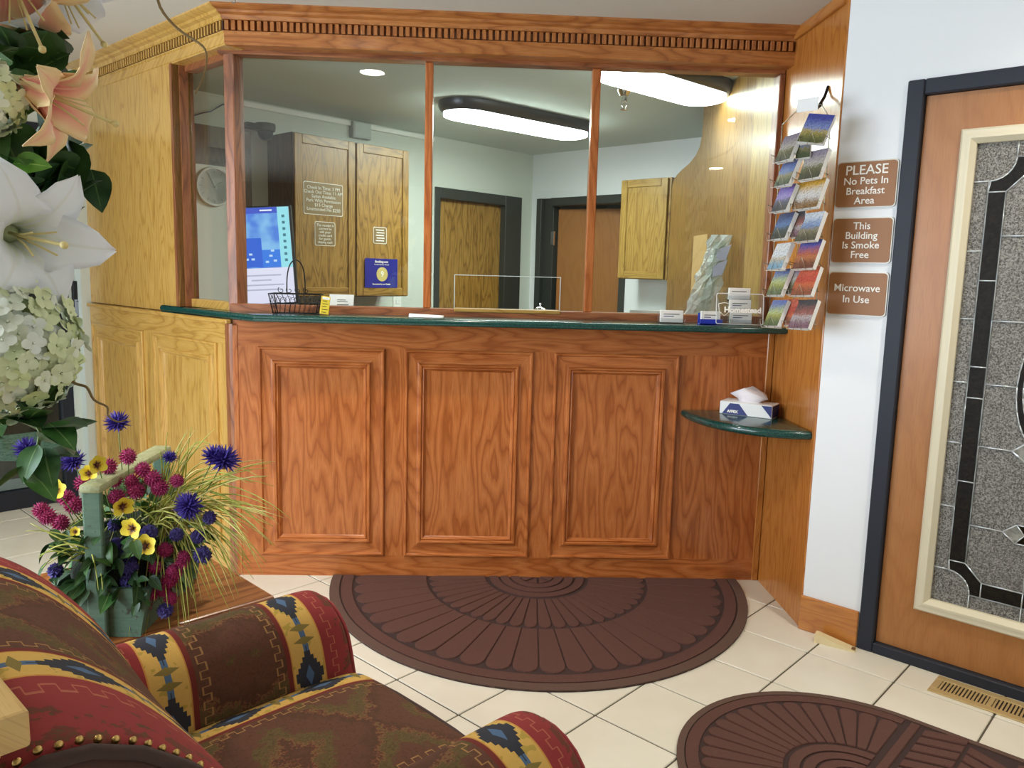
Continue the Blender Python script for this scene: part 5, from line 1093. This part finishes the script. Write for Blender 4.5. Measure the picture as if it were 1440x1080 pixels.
# leaves
def bleaf(p, d, kind, s, roll=0, big=True): link('leaf', (LF2 if big else LF)[kind], bq, orient(p, d, roll, s))
for k, p in enumerate([(-0.599, 1.137, 1.545), (-0.633, 1.138, 1.544), (-0.598, 1.13, 1.5), (-0.555, 1.16, 1.498), (-0.642, 1.164, 1.731), (-0.602, 1.178, 1.694), (-0.631, 1.179, 1.693), (-0.582, 1.173, 1.67), (-0.597, 1.17, 1.647), (-0.637, 1.133, 1.506), (-0.607, 1.147, 1.473), (-0.58, 1.175, 1.546), (-0.59, 1.17, 1.569)]):
    for r_ in range(5):
        d = Vector((random.uniform(-.9, .45), random.uniform(-.9, .1), random.uniform(-.9, .4))); q = Vector(p) + Vector((random.gauss(-.026, .018), random.gauss(.01, .015), random.gauss(0, .02))); bleaf(q - d.normalized() * .03, d, random.choice(('leaf_dark', 'leaf_dark', 'leaf_dark', 'leaf_mid')), random.uniform(.7, 1.05), random.uniform(-1, 1))
for k in range(26):
    q = Vector((random.uniform(-.70, -.60), random.uniform(1.07, 1.12), random.choice((random.uniform(1.49, 1.58), random.uniform(1.64, 1.74))))); bleaf(q, (random.uniform(-.3, .7), random.uniform(-.6, -.1), random.uniform(-.9, .3)), random.choice(('leaf_dark', 'leaf_dark', 'leaf_mid')), random.uniform(.55, .85), random.uniform(-.8, .8))
bleaf((-.602, 1.07, 1.522), (.85, -.15, .05), 'leaf_bright', .55, 1.1)
for p, d, kd, s_ in (((-.625, 1.09, 1.565), (.5, -.3, -.75), 'leaf_dark', .85), ((-.66, 1.09, 1.575), (.6, -.5, -.4), 'leaf_dark', 1.0), ((-.645, 1.09, 1.535), (.5, -.3, -.7), 'leaf_mid', .8), ((-.67, 1.09, 1.55), (.2, -.3, -.9), 'leaf_dark', .9), ((-.66, 1.08, 1.52), (.4, -.2, -.8), 'leaf_mid', .8)): bleaf(p, d, kd, s_, .5)
LOW = [((-.60, 1.07, 1.19), (.6, -.5, .5), 'leaf_mid', .9), ((-.59, 1.07, 1.155), (-.2, -.6, -.7), 'leaf_mid', .8), ((-.575, 1.07, 1.185), (.7, -.4, -.3), 'leaf_mid', .85), ((-.63, 1.06, 1.165), (-.6, -.4, .1), 'leaf_dark', .9), ((-.590, 1.085, 1.20), (.45, -.3, .8), 'leaf_dark', .95), ((-.585, 1.08, 1.175), (.9, -.3, .35), 'leaf_dark', 1.0), ((-.59, 1.075, 1.16), (.95, -.4, .05), 'leaf_dark', 1.05), ((-.585, 1.075, 1.15), (.3, -.5, -.75), 'leaf_mid', .85), ((-.60, 1.07, 1.125), (-.85, -.4, -.35), 'leaf_mid', .8), ((-.60, 1.065, 1.12), (.75, -.4, -.4), 'leaf_mid', .85), ((-.61, 1.08, 1.20), (.1, -.6, .6), 'leaf_dark', .9), ((-.575, 1.085, 1.165), (.8, .2, .5), 'leaf_dark', .8), ((-.60, 1.09, 1.17), (-.5, -.5, .6), 'leaf_dark', .9), ((-.655, 1.085, 1.205), (.15, -.4, -.9), 'leaf_mid', .8), ((-.625, 1.09, 1.19), (.6, -.5, .1), 'leaf_dark', 1.0), ((-.59, 1.08, 1.14), (.9, -.2, .2), 'leaf_dark', .8)]
for p, d, kd, s_ in LOW: bleaf(p, d, kd, s_ * .78, random.uniform(-.6, .6))
MB().tube([(-.60, 1.075, 1.12), (-.592, 1.08, 1.17), (-.61, 1.08, 1.21), (-.66, 1.05, 1.24), (-.74, .95, 1.20), tuple(NK - Vector((0, 0, .05)))], .0025, 6).obj('stem', stemm, bq, smooth=True)
tw = plain('curly_willow', srgb(132, 106, 62), .6)
for pts in ([tuple(NK), (-.72, 1.12, 1.50), (-.60, 1.22, 1.80), (-.50, 1.19, 1.84), (-0.463, 1.186, 1.791), (-0.452, 1.18, 1.752), (-0.427, 1.175, 1.723), (-0.392, 1.17, 1.7), (-0.386, 1.167, 1.681), (-0.391, 1.164, 1.656), (-0.401, 1.161, 1.634)], [tuple(NK), (-.64, 1.08, 1.25), (-0.584, 1.116, 1.256), (-0.572, 1.113, 1.24), (-0.556, 1.112, 1.232), (-0.542, 1.11, 1.228), (-0.532, 1.108, 1.211), (-0.514, 1.106, 1.202), (-0.512, 1.104, 1.19), (-0.499, 1.102, 1.182), (-0.486, 1.102, 1.185)]):
    MB().path(pts, (.0030, .0010), 6).obj('twig', tw, bq, smooth=True)
bpy.context.view_layer.update()
